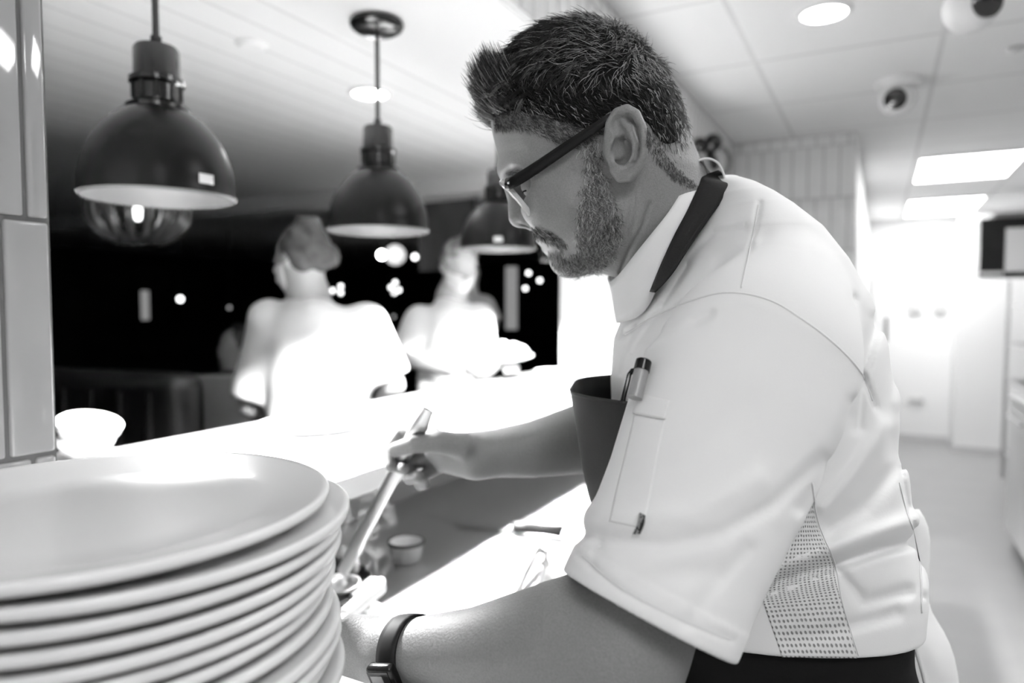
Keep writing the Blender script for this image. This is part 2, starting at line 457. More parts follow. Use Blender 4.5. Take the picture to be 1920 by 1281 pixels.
# ramekin with dark rim
c = onz(762, 1052, .90)
r = crock('ramekin', [(0, 0), (.026, 0), (.028, .002), (.0345, .034), (.036, .036), (.036, .040), (.0325, .040), (.0315, .036), (.0255, .005), (0, .004)], (c[0], c[1], .9005), mat('ramekin_white', .72, .2), 'small white enamel ramekin with a dark rim on the steel worktop', 'ramekin')
k = MB().lathe([(.0365, .0355), (.0372, .038), (.036, .0408), (.033, .0408), (.0322, .039), (.0335, .0385)], 48, closed=True).build('rim', M_blackm, smooth=True); k.parent = r
# knife
c0 = onz(1055, 996, .915); c1 = onz(963, 987, .915); c2 = onz(815, 978, .902)
kn = empty('knife', (c0[0], c0[1], .90), 'black handled kitchen knife lying across the shadow edge on the worktop', 'knife')
d = (c1-c0); L = np.linalg.norm(d); dl = Vector(d/L); sd = Vector((-dl.y, dl.x, 0))
ks = []
for s_, hw, zz in ((0, .0125, .914), (.03, .0135, .915), (.35, .0115, .915), (.7, .0125, .915), (.97, .0135, .914), (1.0, .011, .913)):
    ks.append((Vector(c0[:2].tolist()+[zz])+dl*L*s_, hw))
MB().tube([p for p, _ in ks], [hw for _, hw in ks], 12, flat=(1, 1, sd)).build('handle', mat('knife_handle', .012, .35), kn, smooth=True)
bl = MB(); bm = bl.bm; p1 = Vector((c1[0], c1[1], .9055)); L2 = .15
rows = []
for s_, wd in ((0, .016), (.5, .015), (.8, .010), (.95, .004), (1, .0008)):
    cc = p1+dl*L2*s_; rows.append([bm.verts.new(cc-sd*.009+Vector((0, 0, .0009))), bm.verts.new(cc-sd*.009-Vector((0, 0, .0009))), bm.verts.new(cc-sd*.009+sd*wd*1.3)])
for A, B in zip(rows, rows[1:]):
    for i in range(3): bm.faces.new((A[i], A[(i+1) % 3], B[(i+1) % 3], B[i]))
bm.faces.new(rows[0]); bm.faces.new(rows[-1][::-1])
bl.build('blade', M_steel, kn)
MB().tube([Vector((c1[0], c1[1], .9105))-dl*.004, Vector((c1[0], c1[1], .9105))+dl*.009], .0078, 12, flat=(1, .7, sd)).build('bolster', M_steel, kn, smooth=True)
# tongs lying on the worktop
c0 = onz(984, 1125, .905); c1 = onz(1016, 1038, .925)
tg = empty('tongs', (c0[0], c0[1], .90), 'shiny steel tongs lying on the bright worktop behind the near forearm', 'tongs')
a0 = Vector(c0.tolist()); a1 = Vector(c1.tolist()); dd = (a1-a0).normalized(); sd = Vector((dd.y, -dd.x, 0))
for s_ in (-1, 1):
    pts = [a0-dd*.02+sd*s_*.020, a0+sd*s_*.018, a0.lerp(a1, .5)+sd*s_*.015, a1+sd*s_*.010, a1+dd*.012+sd*s_*.003]
    MB().tube(pts, [.008, .009, .0095, .0095, .006], 10, flat=(1, .35, (0, 0, 1))).build('arm', M_steel, tg, smooth=True)
MB().tube([a1+dd*.004-sd*.009, a1+dd*.013, a1+dd*.004+sd*.009], .010, 10, flat=(1, .6, (0, 0, 1))).build('hinge', M_steel, tg, smooth=True)
MB().lathe([(.0, .0), (.009, .0), (.009, .03), (.007, .034), (0, .034)], 20, M=Matrix.Translation(onz(1024, 1058, .915).tolist()) @ Matrix.Rotation(.9, 4, 'X')).build('locking_ring', M_steel, tg, smooth=True)
# frying pan half hidden by the plates, the sauce in it and its hollow steel handle
pc = onz(538, 1120, .93)
pn = empty('saute_pan', (pc[0], pc[1], .9), 'dark frying pan mostly hidden behind the stack of plates', 'pan')
MB().lathe([(0, .9005), (.105, .9005), (.115, .905), (.135, .948), (.137, .950), (.134, .951), (.112, .907), (0, .905)], 64, M=Matrix.Translation((pc[0], pc[1], 0))).build('pan_body', mat('pan_dark', .03, .3, metal=.6), pn, smooth=True, auto=50)
MB().lathe([(0, .9065), (.114, .9065), (.118, .914), (0, .914)], 48, M=Matrix.Translation((pc[0], pc[1], 0))).build('sauce', mat('sauce', .55, .15), pn, smooth=True)
h0 = onz(650, 1140, .945); h1 = onz(706, 1093, .955)
hv = Vector((h1-h0).tolist()).normalized(); up = Vector((0, 0, 1)); sd = hv.cross(up)
MB().tube([Vector(h0.tolist())-hv*.02+sd*.012, Vector(h0.tolist())+hv*.02+sd*.012, Vector(h1.tolist())+sd*.011-hv*.01, Vector(h1.tolist())+hv*.008+sd*.004], [.012, .013, .014, .007], 14).build('handle', mat('handle_white', .85, .25), pn, smooth=True)
MB().tube([Vector(h1.tolist())+hv*.006-sd*.004, Vector(h1.tolist())+hv*.004-sd*.014, Vector(h0.tolist())+hv*.03-sd*.016], .006, 10).build('hanging_loop', M_steel, pn, smooth=True)
# folded white cloth by the pan handle
c = onz(704, 1152, .915)
gx = np.linspace(-.07, .07, 22); G = np.zeros((22, 22, 3))
for i, u in enumerate(gx):
    for j, v in enumerate(gx):
        G[i, j] = (c[0]+.02+u*.9, c[1]-.03+v, .906+.016*abs(math.sin(u*55+v*20))*math.exp(-(u*u+v*v)*160)+.008*math.cos(v*70+u*14)**2)
tag(sheet('kitchen_cloth', G, mat('cloth_white', .8, .8, bump=(300, .2, .0008)), thick=.002, org=(c[0], c[1], .9)), 'crumpled white kitchen cloth on the worktop beside the pan handle', 'cloth')

# steam rising from the pan
mv = bpy.data.materials.new('steam'); mv.use_nodes = True; nt = mv.node_tree; nt.nodes.clear()
out = nt.nodes.new('ShaderNodeOutputMaterial'); pv = nt.nodes.new('ShaderNodeVolumePrincipled'); tc = nt.nodes.new('ShaderNodeTexCoord')
nz = nt.nodes.new('ShaderNodeTexNoise'); nz.inputs['Scale'].default_value = 20; nz.inputs['Detail'].default_value = 4; nz.inputs['Distortion'].default_value = 1.6
cr = nt.nodes.new('ShaderNodeMapRange'); cr.inputs['From Min'].default_value = .56; cr.inputs['From Max'].default_value = .80; cr.inputs['To Max'].default_value = 36
nt.links.new(tc.outputs['Object'], nz.inputs['Vector']); nt.links.new(nz.outputs['Fac'], cr.inputs['Value'])
gr = nt.nodes.new('ShaderNodeTexGradient'); gr.gradient_type = 'SPHERICAL'
mp = nt.nodes.new('ShaderNodeMapping'); mp.inputs['Scale'].default_value = (14, 14, 9); nt.links.new(tc.outputs['Object'], mp.inputs['Vector']); nt.links.new(mp.outputs['Vector'], gr.inputs['Vector'])
mu = nt.nodes.new('ShaderNodeMath'); mu.operation = 'MULTIPLY'; nt.links.new(cr.outputs['Result'], mu.inputs[0]); nt.links.new(gr.outputs['Fac'], mu.inputs[1])
nt.links.new(mu.outputs[0], pv.inputs['Density']); pv.inputs['Color'].default_value = (.95, .95, .95, 1); nt.links.new(pv.outputs['Volume'], out.inputs['Volume'])
c = wq(674, 1012, 1.14)
st = MB().lathe([(0, -.1), (.05, -.08), (.07, -.03), (.07, .03), (.05, .08), (0, .1)], 16).build('steam', mv, smooth=True); st.location = c.tolist()
tag(st, 'faint wisp of steam rising over the pan beside the plates', 'steam', kind='stuff')

# ================================================================== heat lamps
HLX, HLY, HLZ = -1.105, (.783, 1.376, 1.985, 2.585), 1.595
def heat_lamp(loc, label, stk):
    x, y, z = loc; R = .123; K = 1.14; T = Matrix.Translation((x, y, z)) @ Matrix.Diagonal((1, 1, K, 1))
    t = empty('heat_lamp', (x, y, ZS), label, 'heat lamp', 'dome heat lamps hanging over the pass')
    pr = [(R*math.cos(a)**.85 if a < 1.5 else .03, .128*math.sin(a)) for a in np.linspace(.0, 1.33, 16)]
    outer = [(R, -.004)]+[(R*math.cos(a), .132*math.sin(a)+.004) for a in np.linspace(0, 1.27, 18)]
    inner = [(max(.02, r-.003), zz-.003) for r, zz in outer[::-1]]
    MB().lathe([(R+.0015, -.004), (R+.0015, -.001)]+outer[1:], 72, M=T).build('shade', M_lampout, t, smooth=True)
    MB().lathe(inner+[(R-.002, -.004), (R+.0015, -.004)], 72, M=T).build('shade_lining', M_lampin, t, smooth=True)
    MB().lathe([(.046, .118), (.050, .122), (.050, .130), (.042, .135), (.038, .137), (.038, .160), (.044, .164), (.044, .171), (.038, .174), (.037, .178), (.0365, .214), (.033, .219), (.010, .221), (0, .221)], 40, M=T).build('lamp_holder', M_black, t, smooth=True, auto=40)
    for k in range(10):
        a = k*2*math.pi/10
        MB().tube([(x+.0385*math.cos(a), y+.0385*math.sin(a), z+.139*K), (x+.0385*math.cos(a), y+.0385*math.sin(a), z+.162*K)], .0035, 8).build('vent_rib', M_black, t, smooth=True)
    MB().tube([(x, y, z+.218*K), (x, y, z+.235*K)], .009, 12).tube([(x, y, z+.23*K), (x, y, ZS-.02)], .0055, 12).build('cord', M_blackm, t, smooth=True)
    MB().lathe([(.0, -.032), (.012, -.030), (.048, -.026), (.062, -.018), (.066, -.010), (.064, -.003), (.05, 0), (0, 0)], 48, M=Matrix.Translation((x, y, ZS))).build('ceiling_rose', M_black, t, smooth=True)
    MB().lathe([(0, .012), (.02, .014), (.036, .022), (.043, .036), (.040, .054), (.026, .080), (.018, .10), (.018, .115), (0, .115)], 32, M=T).build('bulb', M_bulb, t, smooth=True)
    if stk is None: return
    g = [[(x+(R-.0003+.0006-zz*.03)*math.cos(a), y+(R-.0003+.0006-zz*.03)*math.sin(a), z+.008+zz) for a in np.linspace(stk-.11, stk+.11, 7)] for zz in (0, .008, .016)]
    sheet('rating_sticker', g, M_cup, t, thick=.0006)
for y, lab, stk in zip(HLY, ('large dark dome heat lamp nearest the tiled pier at the left', 'dark dome heat lamp in the middle with its round ceiling rose in view',
                             'dark dome heat lamp just in front of the chef\'s nose', 'farthest heat lamp, only its bright rim showing below the chef\'s beard'), (-.02, None, -1.06, None)):
    heat_lamp((HLX, y, HLZ), lab, stk)

# ================================================================== kitchen ceiling fittings
def panel(x0, y0, x1, y1, lab):
    t = empty('ceiling_light_panel', ((x0+x1)/2, (y0+y1)/2, ZK), lab, 'ceiling light', 'recessed kitchen light panels')
    MB().box((x0+.02, y0+.02, ZK-.012), (x1-.02, y1-.02, ZK-.004)).build('diffuser', M_panel, t)
    MB().box((x0, y0, ZK-.014), (x0+.02, y1, ZK-.001)).box((x1-.02, y0, ZK-.014), (x1, y1, ZK-.001)).box((x0+.02, y0, ZK-.014), (x1-.02, y0+.02, ZK-.001)).box((x0+.02, y1-.02, ZK-.014), (x1-.02, y1, ZK-.001)).build('frame', M_white, t)
panel(.18, 5.02, .77, 5.95, 'nearer bright rectangular ceiling light panel at upper right')
panel(.18, 6.95, .77, 8.1, 'farther bright rectangular ceiling light panel toward the end wall')
panel(.30, -.75, .90, -.15, 'square unseen light panel added above and behind the viewpoint')  # out of view, added to light the kitchen from behind the camera
panel(.30, 1.1, .90, 1.7, 'square unseen light panel added above the aisle behind the chef')  # also out of view, an added light for the kitchen side
def downlight(x, y, z, r, lab, grp):
    t = empty('downlight', (x, y, z), lab, 'ceiling light', grp)
    T = Matrix.Translation((x, y, z))
    MB().lathe([(0, -.006), (r*.78, -.006), (r*.78, -.003), (0, -.003)], 40, M=T).build('diffuser', M_down, t, smooth=True, auto=40)
    MB().lathe([(r*.78, -.001), (r*.79, -.009), (r*.9, -.010), (r, -.004), (r, -.001)], 40, M=T).build('trim_ring', M_white, t, smooth=True)
d = onz(1545, 22, ZK); downlight(d[0], d[1], ZK, .085, 'round recessed downlight in the kitchen ceiling above the chef', 'round downlights')
d = onz(694, 173, ZD); downlight(d[0], d[1], ZD, .075, 'round downlight in the dining ceiling behind the middle lamp cord', 'round downlights')
d = onz(472, 82, ZD); t = MB().lathe([(0, -.012), (.03, -.012), (.045, -.001), (0, -.001)], 24, M=Matrix.Translation((d[0], d[1], ZD))).build('smoke_detector', M_soff, smooth=True); tag(t, 'tiny round detector on the dining ceiling left of the middle lamp', 'detector')
def dome_cam(loc, r, look, lab):
    t = empty('dome_camera', loc, lab, 'security camera', 'turret security cameras'); x, y, z = loc
    MB().lathe([(0, -.001), (r*1.15, -.001), (r*1.15, -.02), (r*1.0, -.035), (0, -.035)], 36, M=Matrix.Translation(loc)).build('base', M_white, t, smooth=True, auto=50)
    c = Vector((x, y, z-.035-r*.55))
    MB().lathe([(r*.92*math.sin(a), -r*.92*math.cos(a)) for a in np.linspace(0, math.pi, 24)], 36, M=Matrix.Translation(c)).build('ball', M_white, t, smooth=True, auto=60)
    R = Vector(look).to_track_quat('Z', 'Y').to_matrix().to_4x4(); R.translation = c
    MB().lathe([(0, r*.95), (r*.40, r*.93), (r*.56, r*.86), (r*.56, r*.70), (0, r*.70)], 36, M=R).build('lens', M_glassk, t, smooth=True, auto=40)
d = onz(1684, 150, ZK); dome_cam((d[0], d[1], ZK), .075, (-.15, -1, -.25), 'white turret security camera on the kitchen ceiling above the tiled stub wall')
d = onz(1822, -40, ZK); dome_cam((d[0], d[1], ZK), .078, (.55, -.8, -.15), 'white turret security camera cut by the top right corner')
d = onz(1906, 90, ZK); t = MB().lathe([(0, -.01), (.02, -.01), (.035, -.001), (0, -.001)], 24, M=Matrix.Translation((d[0], d[1], ZK))).build('sprinkler', M_steel, smooth=True); tag(t, 'small round sprinkler rose at the right edge of the ceiling', 'sprinkler')
# fixture on the tiled wall behind the chef's neck
D_ = 3.17
t = empty('wall_fixture', wq(1325, 275, D_).tolist(), 'black two-part fixture on the tiled wall just behind the chef\'s neck', 'wall fixture')
for px, py, r in ((1313, 273, 15), (1337, 268, 17)):
    c = wq(px, py, D_); rr = r*D_/F
    MB().lathe([(rr*math.sin(a)*1.0, -rr*math.cos(a)) for a in np.linspace(0, math.pi, 14)], 20, M=Matrix.Translation(c.tolist())).build('housing', M_black, t, smooth=True)
MB().tube([wq(1330, 285, D_), wq(1337, 300, D_+.02), wq(1340, 312, D_+.06)], .02, 10).build('bracket', M_black, t, smooth=True)
th = [wq(1352+14*math.cos(a), 303+24*math.sin(a), 3.36) for a in np.linspace(-1.5, 1.7, 14)]
MB().tube(th, .012, 8).build('cable_loop', M_grout, t, smooth=True)

# ================================================================== far kitchen
c0, c1 = onz(1712, 825, 0), (0, 0)
def wallbox(px0, py0, px1, py1, Y, th, name, m, lab, cat, group=None, kind=None, bev=.003):
    """box on a wall facing -Y (world) between two photo points"""
    def hit(px, py):
        x = (px-960)/F; y = (640.5-py)/F
        v = W(np.array([x, cP+y*sP, -sP+y*cP])); s = Y/v[1]; return v*s+np.array([0, 0, H])
    A = hit(px0, py0); B = hit(px1, py1)
    o = MB().box((min(A[0], B[0]), Y-th, min(A[2], B[2])), (max(A[0], B[0]), Y-.001, max(A[2], B[2])), bev=bev).build(name, m, org=((A[0]+B[0])/2, Y-th/2, min(A[2], B[2])))
    return tag(o, lab, cat, group, kind)
d1 = wallbox(1668, 470, 1602, 823, 8.449, .05, 'door_1', M_white, None, None, kind='structure')
k = wallbox(1659, 595, 1664, 640, 8.40, .03, 'door_handle', M_grout, None, None); k.parent = d1; k.location = k.location-d1.location
wallbox(1598, 440, 1603, 823, 8.449, .06, 'trim_1', M_wallw, None, None, kind='structure'); 
for i, px in enumerate((1716, 1762)):
    o = wallbox(px-11, 560, px+11, 587, 8.449, .05, 'wall_switch', mat('switch_grey', .55, .5), ('left' if i == 0 else 'right')+' one of two small grey switch plates on the far white wall', 'switch plate', 'paired switch plates')
    k = wallbox(px-6, 566, px+6, 582, 8.398, .006, 'rocker', M_grout2, None, None); k.parent = o; k.location = k.location-o.location
wallbox(1704, 745, 1732, 755, 8.449, .03, 'wall_socket', M_grout2, 'small low grey socket on the far white wall', 'socket')
wallbox(1622, 520, 1642, 600, 8.449, .14, 'paper_towel_dispenser', mat('dispenser', .5, .5), 'pale wall dispenser half hidden behind the chef\'s back', 'dispenser', bev=.03)
for zz in range(2):
    pass
# conduit down from ceiling (pale pole)
# wall mounted screen and shelf rack on the right
t = wallbox(1832, 417, 1990, 521, 6.9, .25, 'microwave_oven', M_black, 'black appliance mounted high above the wire rack at the right edge', 'microwave oven')
k = wallbox(1886, 428, 1985, 508, 6.649, .01, 'control_panel', mat('panel_grey', .45, .4), None, None); k.parent = t; k.location = k.location-t.location
k = wallbox(1838, 510, 1880, 516, 6.645, .02, 'handle', M_steel, None, None); k.parent = t; k.location = k.location-t.location
tag(MB().box((.78, 6.62, 2.105), (1.74, 6.95, 2.14)).box((1.0, 6.7, 2.141), (1.02, 6.72, 2.329)).box((1.6, 6.7, 2.141), (1.62, 6.72, 2.329)).build('hanging_shelf', M_grout, org=(1.2, 6.8, 2.0)), 'dark shelf hung above the black appliance at the right edge', 'shelf')
rk = empty('wire_rack', (1.2, 6.0, 0), 'steel storage rack with several shelves along the right wall', 'storage rack')
for x in (.92, 1.5):
    for y in (5.15, 6.9):
        MB().tube([(x, y, 0), (x, y, 1.62)], .017, 10).build('post', M_steel, rk, smooth=True)
for z in (.22, .52, .82, 1.12, 1.42):
    s = MB().box((.92, 5.15, z-.02), (.945, 6.9, z)).box((1.475, 5.15, z-.02), (1.5, 6.9, z)).box((.945, 5.15, z-.02), (1.475, 5.18, z)).box((.945, 6.87, z-.02), (1.475, 6.9, z))
    for k in range(12): s.box((.945, 5.3+k*.13, z-.012), (1.475, 5.312+k*.13, z-.002))
    s.build('shelf', M_steel, rk)
spots = [('plastic_tub', 1.42, 5.35, .34, .30, .20, 'large white tub on the top shelf of the wire rack, nearest us'), ('plastic_tub', 1.42, 6.0, .36, .34, .16, 'low white tub on the top shelf of the wire rack, farther along'),
         ('storage_box', 1.12, 5.4, .36, .40, .22, 'white box on the second shelf of the rack, nearest us'), ('storage_box', .82, 5.55, .34, .40, .24, 'white box on the middle shelf of the rack'),
         ('storage_box', .52, 5.6, .36, .42, .20, 'pale box on the fourth shelf of the rack'), ('storage_box', .22, 5.9, .36, .5, .22, 'pale box on the lowest shelf of the rack')]
for nm, z, y, wx, wy, hz, lab in spots:
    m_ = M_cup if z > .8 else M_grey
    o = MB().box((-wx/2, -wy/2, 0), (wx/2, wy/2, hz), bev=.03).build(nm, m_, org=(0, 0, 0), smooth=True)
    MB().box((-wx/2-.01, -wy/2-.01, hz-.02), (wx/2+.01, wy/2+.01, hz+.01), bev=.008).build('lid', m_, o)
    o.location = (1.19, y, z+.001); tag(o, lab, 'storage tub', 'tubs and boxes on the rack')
o = MB().box((-.14, -.10, 0), (.14, .10, .09), bev=.03).build('apron_bundle', M_cup, org=(0, 0, 0), smooth=True); o.location = (1.2, 6.45, .821); tag(o, 'white bundled cloths on the middle shelf of the rack', 'cloth bundle')
cb = empty('low_cabinet', (1.05, 4.2, 0), 'white cabinet at the right edge beside the aisle', 'cabinet')
MB().box((.70, 3.2, .08), (1.4, 4.98, .86), bev=.004).build('cabinet_body', M_cab, cb)
MB().box((.68, 3.18, .861), (1.42, 5.0, .90), bev=.004).build('countertop', M_steel, cb)
for k in range(3):
    d = MB().box((.685, 3.22+k*.585, .1), (.699, 3.79+k*.585, .85), bev=.003).build('door', M_cab, cb)
    MB().tube([(.665, 3.27+k*.585, .78), (.665, 3.72+k*.585, .78)], .007).box((.665, 3.3+k*.585, .775), (.686, 3.31+k*.585, .785)).box((.665, 3.68+k*.585, .775), (.686, 3.69+k*.585, .785)).build('handle', M_steel, d)
MB().box((.74, 3.24, 0), (1.36, 4.95, .079)).build('plinth', M_grout2, cb)

# ================================================================== dining room
def seat_back():
    c = wq(240, 760, 2.75); t = empty('booth_seat', (c[0], c[1], 0), 'dark upholstered booth seat back behind the pass at the left', 'booth seat'); t.rotation_euler[2] = math.radians(8)
    for nm, lo, hi, bv in (('backrest', (-.62, -.09, .42), (.34, .09, 1.15), .07), ('seat', (-.6, -.02, .30), (.34, .42, .46), .05), ('base', (-.58, .0, 0), (.32, .38, .30), .01)):
        o = MB().box(lo, hi, bev=bv, seg=5).build(nm, M_sofa, smooth=True, auto=60); o.parent = t
    for k in range(6):
        x = -.54+k*.15
        o = MB().tube([(x, -.085, .5), (x, -.1, .8), (x, -.085, 1.08)], .014, 8).build('channel_piping', M_sofa, smooth=True); o.parent = t
seat_back()
# pale chair back to its right
c = wq(425, 740, 3.3); t = empty('dining_chair', (c[0], c[1], 0), 'pale grey dining chair back between the booth and the near waitress', 'chair')
T = lambda o: setattr(o, 'parent', t)
T(MB().box((-.2, -.02, .46), (.18, .02, 1.08), bev=.018, M=Matrix.Rotation(.45, 4, 'Z'), seg=3).build('backrest', M_grey, smooth=True))
T(MB().box((-.2, 0, .42), (.2, .42, .47), bev=.02, M=Matrix.Rotation(.45, 4, 'Z')).build('seat', M_grey, smooth=True))
for dx in (-.17, .17):
    for dy in (.03, .38): T(MB().tube([(dx*.9-dy*.43, dy*.9+dx*.43, .42), (dx-dy*.43, dy+dx*.43, 0)], .016, 8).build('leg', M_blackm, smooth=True))
c = wq(395, 700, 4.6)
tb = empty('dining_table', (c[0], c[1], 0), 'round table with a pale cloth behind the grey chair', 'table')
T2 = lambda o: setattr(o, 'parent', tb)
T2(MB().lathe([(0, .74), (.36, .74), (.36, .76), (0, .76)], 40).build('tabletop', M_grey, smooth=True, auto=40)); T2(MB().lathe([(.03, 0.02), (.03, .74)], 16).build('pedestal', M_blackm, smooth=True)); T2(MB().lathe([(0, 0), (.24, 0), (.22, .02), (0, .02)], 32).build('foot', M_blackm))
# ribbed pendant under the first lamp, drum shade and others
def ribbed():
    D_ = 2.9; c = wq(258, 396, D_); t = empty('ribbed_pendant', (c[0], c[1], ZD), 'dark ribbed globe pendant in the dining room below the nearest heat lamp', 'pendant lamp')
    R = 84*D_/F; x, y, z = c
    for k in range(16):
        a = k*2*math.pi/16
        pts = [(x+R*math.cos(a)*math.sin(p), y+R*math.sin(a)*math.sin(p), z-R*.70*math.cos(p)) for p in np.linspace(.45, math.pi-.3, 12)]
        MB().tube(pts, .022, 8).build('rib', mat('rib_dark', .05, .25) if k == 0 else MATS['rib_dark'], t, smooth=True)
    MB().lathe([(.0, -R*.62), (R*.42, -R*.62), (R*.42, -R*.56), (0, -R*.56)], 32, M=Matrix.Translation(c.tolist())).build('bottom_disc', M_grey, t, smooth=True, auto=40)
    MB().lathe([(0, R*.3), (R*.3, R*.35), (R*.3, R*.75), (0, R*.8)], 24, M=Matrix.Translation(c.tolist())).build('cap', M_blackm, t, smooth=True)
    MB().tube([(x, y, z+R*.75), (x, y, ZD-.001)], .006).build('cord', M_blackm, t)
    MB().lathe([(0, -.03), (.022, -.02), (.03, 0), (.022, .02), (0, .03)], 16, M=Matrix.Translation((x, y, z-.01))).build('bulb', M_glowd, t, smooth=True)
ribbed()
D_ = 4.5; c = wq(838, 400, D_)
t = empty('drum_pendant', (c[0], c[1], ZD), 'large brown-black drum pendant shade behind the middle heat lamp', 'pendant lamp')
R = 52*D_/F; zt_, zb = wq(838, 348, D_)[2], wq(838, 510, D_)[2]
MB().lathe([(R, zb-c[2]), (R, zt_-c[2]), (R-.006, zt_-c[2]), (R-.006, zb-c[2])], 48, closed=True, M=Matrix.Translation(c.tolist())).build('shade', mat('drum_fabric', .06, .8, bump=(90, .3, .002)), t, smooth=True, auto=40)
MB().tube([(c[0], c[1], zt_-.02), (c[0], c[1], ZD-.001)], .006).build('cord', M_blackm, t)
MB().tube([(c[0]-R+.004, c[1], zt_-.02), (c[0]+R-.004, c[1], zt_-.02)], .004).build('spider', M_blackm, t)
# small lights
def glow(px, py, D_, rpx, m, lab, cat='lamp', grp=None, name='globe_lamp'):
    c = wq(px, py, D_); r = rpx*D_/F
    t = empty(name, (c[0], c[1], ZD), lab, cat, grp)
    MB().lathe([(r*math.sin(a), -r*math.cos(a)) for a in np.linspace(0, math.pi, 12)], 18, M=Matrix.Translation(c.tolist())).build('bulb', m, t, smooth=True)
    MB().tube([(c[0], c[1], c[2]+r), (c[0], c[1], ZD-.001)], .003, 6).build('cord', M_blackm, t)
glow(716, 478, 4.3, 8, M_glow, 'brightest blurred bulb beneath the middle heat lamp')
glow(741, 478, 4.6, 19, mat('globe_soft', .8, .5, emit=.55), 'soft grey glowing globe just right of the brightest bulb')
glow(778, 482, 4.6, 5, M_glowd, 'dim bulb right of the soft grey globe')
gl = [(624, 545, 'left'), (639, 537, 'top'), (639, 549, 'bottom')]
for px, py, nm in gl: glow(px, py, 7.2, 3.4, M_glowd, 'tiny far light, the %s of three clustered beside the near waitress\'s neck' % nm, grp='three clustered far lights', name='far_light')
for px, py, nm in ((733, 539, 'left'), (741, 530, 'top'), (748, 544, 'right'), (739, 549, 'bottom')): glow(px, py, 7.2, 3.4, M_glowd, 'tiny far light, the %s of four clustered between the two waitresses' % nm, grp='four clustered far lights', name='far_light')
for px, py, nm, b_ in ((991, 512, 'highest', 1), (1012, 526, 'rightmost', 1), (985, 541, 'lowest', 1)): glow(px, py, 7.2, 3.4, M_glowd, 'tiny far light, %s of three left of the white pier' % nm, grp='far lights left of the pier', name='far_light')
glow(338, 561, 6.6, 5.0, M_glowd, 'lone bright far light over the booth seat', name='far_light')
glow(430, 577, 6.6, 3.2, mat('faint_glow', .8, .5, emit=.35), 'faint far light left of the near waitress\'s shoulder', name='far_light')
glow(738, 594, 6.6, 3, MATS['faint_glow'], 'faint far light low between the two waitresses', name='far_light')
M_strip = mat('strip_glow', .6, .5, emit=.16)
for px, y0, y1, w_, lab, D_ in ((959, 500, 618, 11, 'tall dim lit strip on the dark wall left of the white pier', 6.0), (272, 545, 600, 6, 'short dim lit strip in the dark dining room at left', 6.0)):
    A = wq(px-w_, y1, D_); B = wq(px+w_, y0, D_); c = (A+B)/2
    o = MB().box((-w_*D_/F, -.02, A[2]), (w_*D_/F, .02, B[2]), bev=.004).build('lit_column', M_strip, org=(0, 0, 0)); o.location = (c[0], c[1], 0)
    o.rotation_euler[2] = YAW
    MB().box((-.02, -.01, 0), (.02, .01, A[2])).build('stand', M_blackm, o); tag(o, lab, 'lit column')

# ================================================================== light
w = bpy.data.worlds.new('world'); SC.world = w; w.use_nodes = True
w.node_tree.nodes['Background'].inputs[0].default_value = (.02, .02, .02, 1); w.node_tree.nodes['Background'].inputs[1].default_value = .3
for i, y in enumerate(HLY):
    l = bpy.data.lights.new('heat_lamp_light', 'SPOT'); l.energy = 130; l.shadow_soft_size = .035; l.spot_size = math.radians(133); l.spot_blend = .18
    o = bpy.data.objects.new('heat_lamp_light', l); COL.objects.link(o); o.location = (HLX, y, HLZ+.008)
SC.view_settings.view_transform = 'Standard'; SC.view_settings.look = 'None'; SC.view_settings.gamma = 1; SC.view_settings.exposure = 0.57
SC.view_settings.use_curve_mapping = False
SC.cycles.max_bounces = 8; SC.cycles.diffuse_bounces = 4; SC.cycles.glossy_bounces = 3; SC.cycles.transmission_bounces = 3; SC.cycles.volume_bounces = 1
SC.cycles.use_denoising = True; SC.cycles.use_adaptive_sampling = True; SC.cycles.adaptive_threshold = .05; SC.cycles.sample_clamp_indirect = 6
SC.cycles.caustics_reflective = False; SC.cycles.caustics_refractive = False
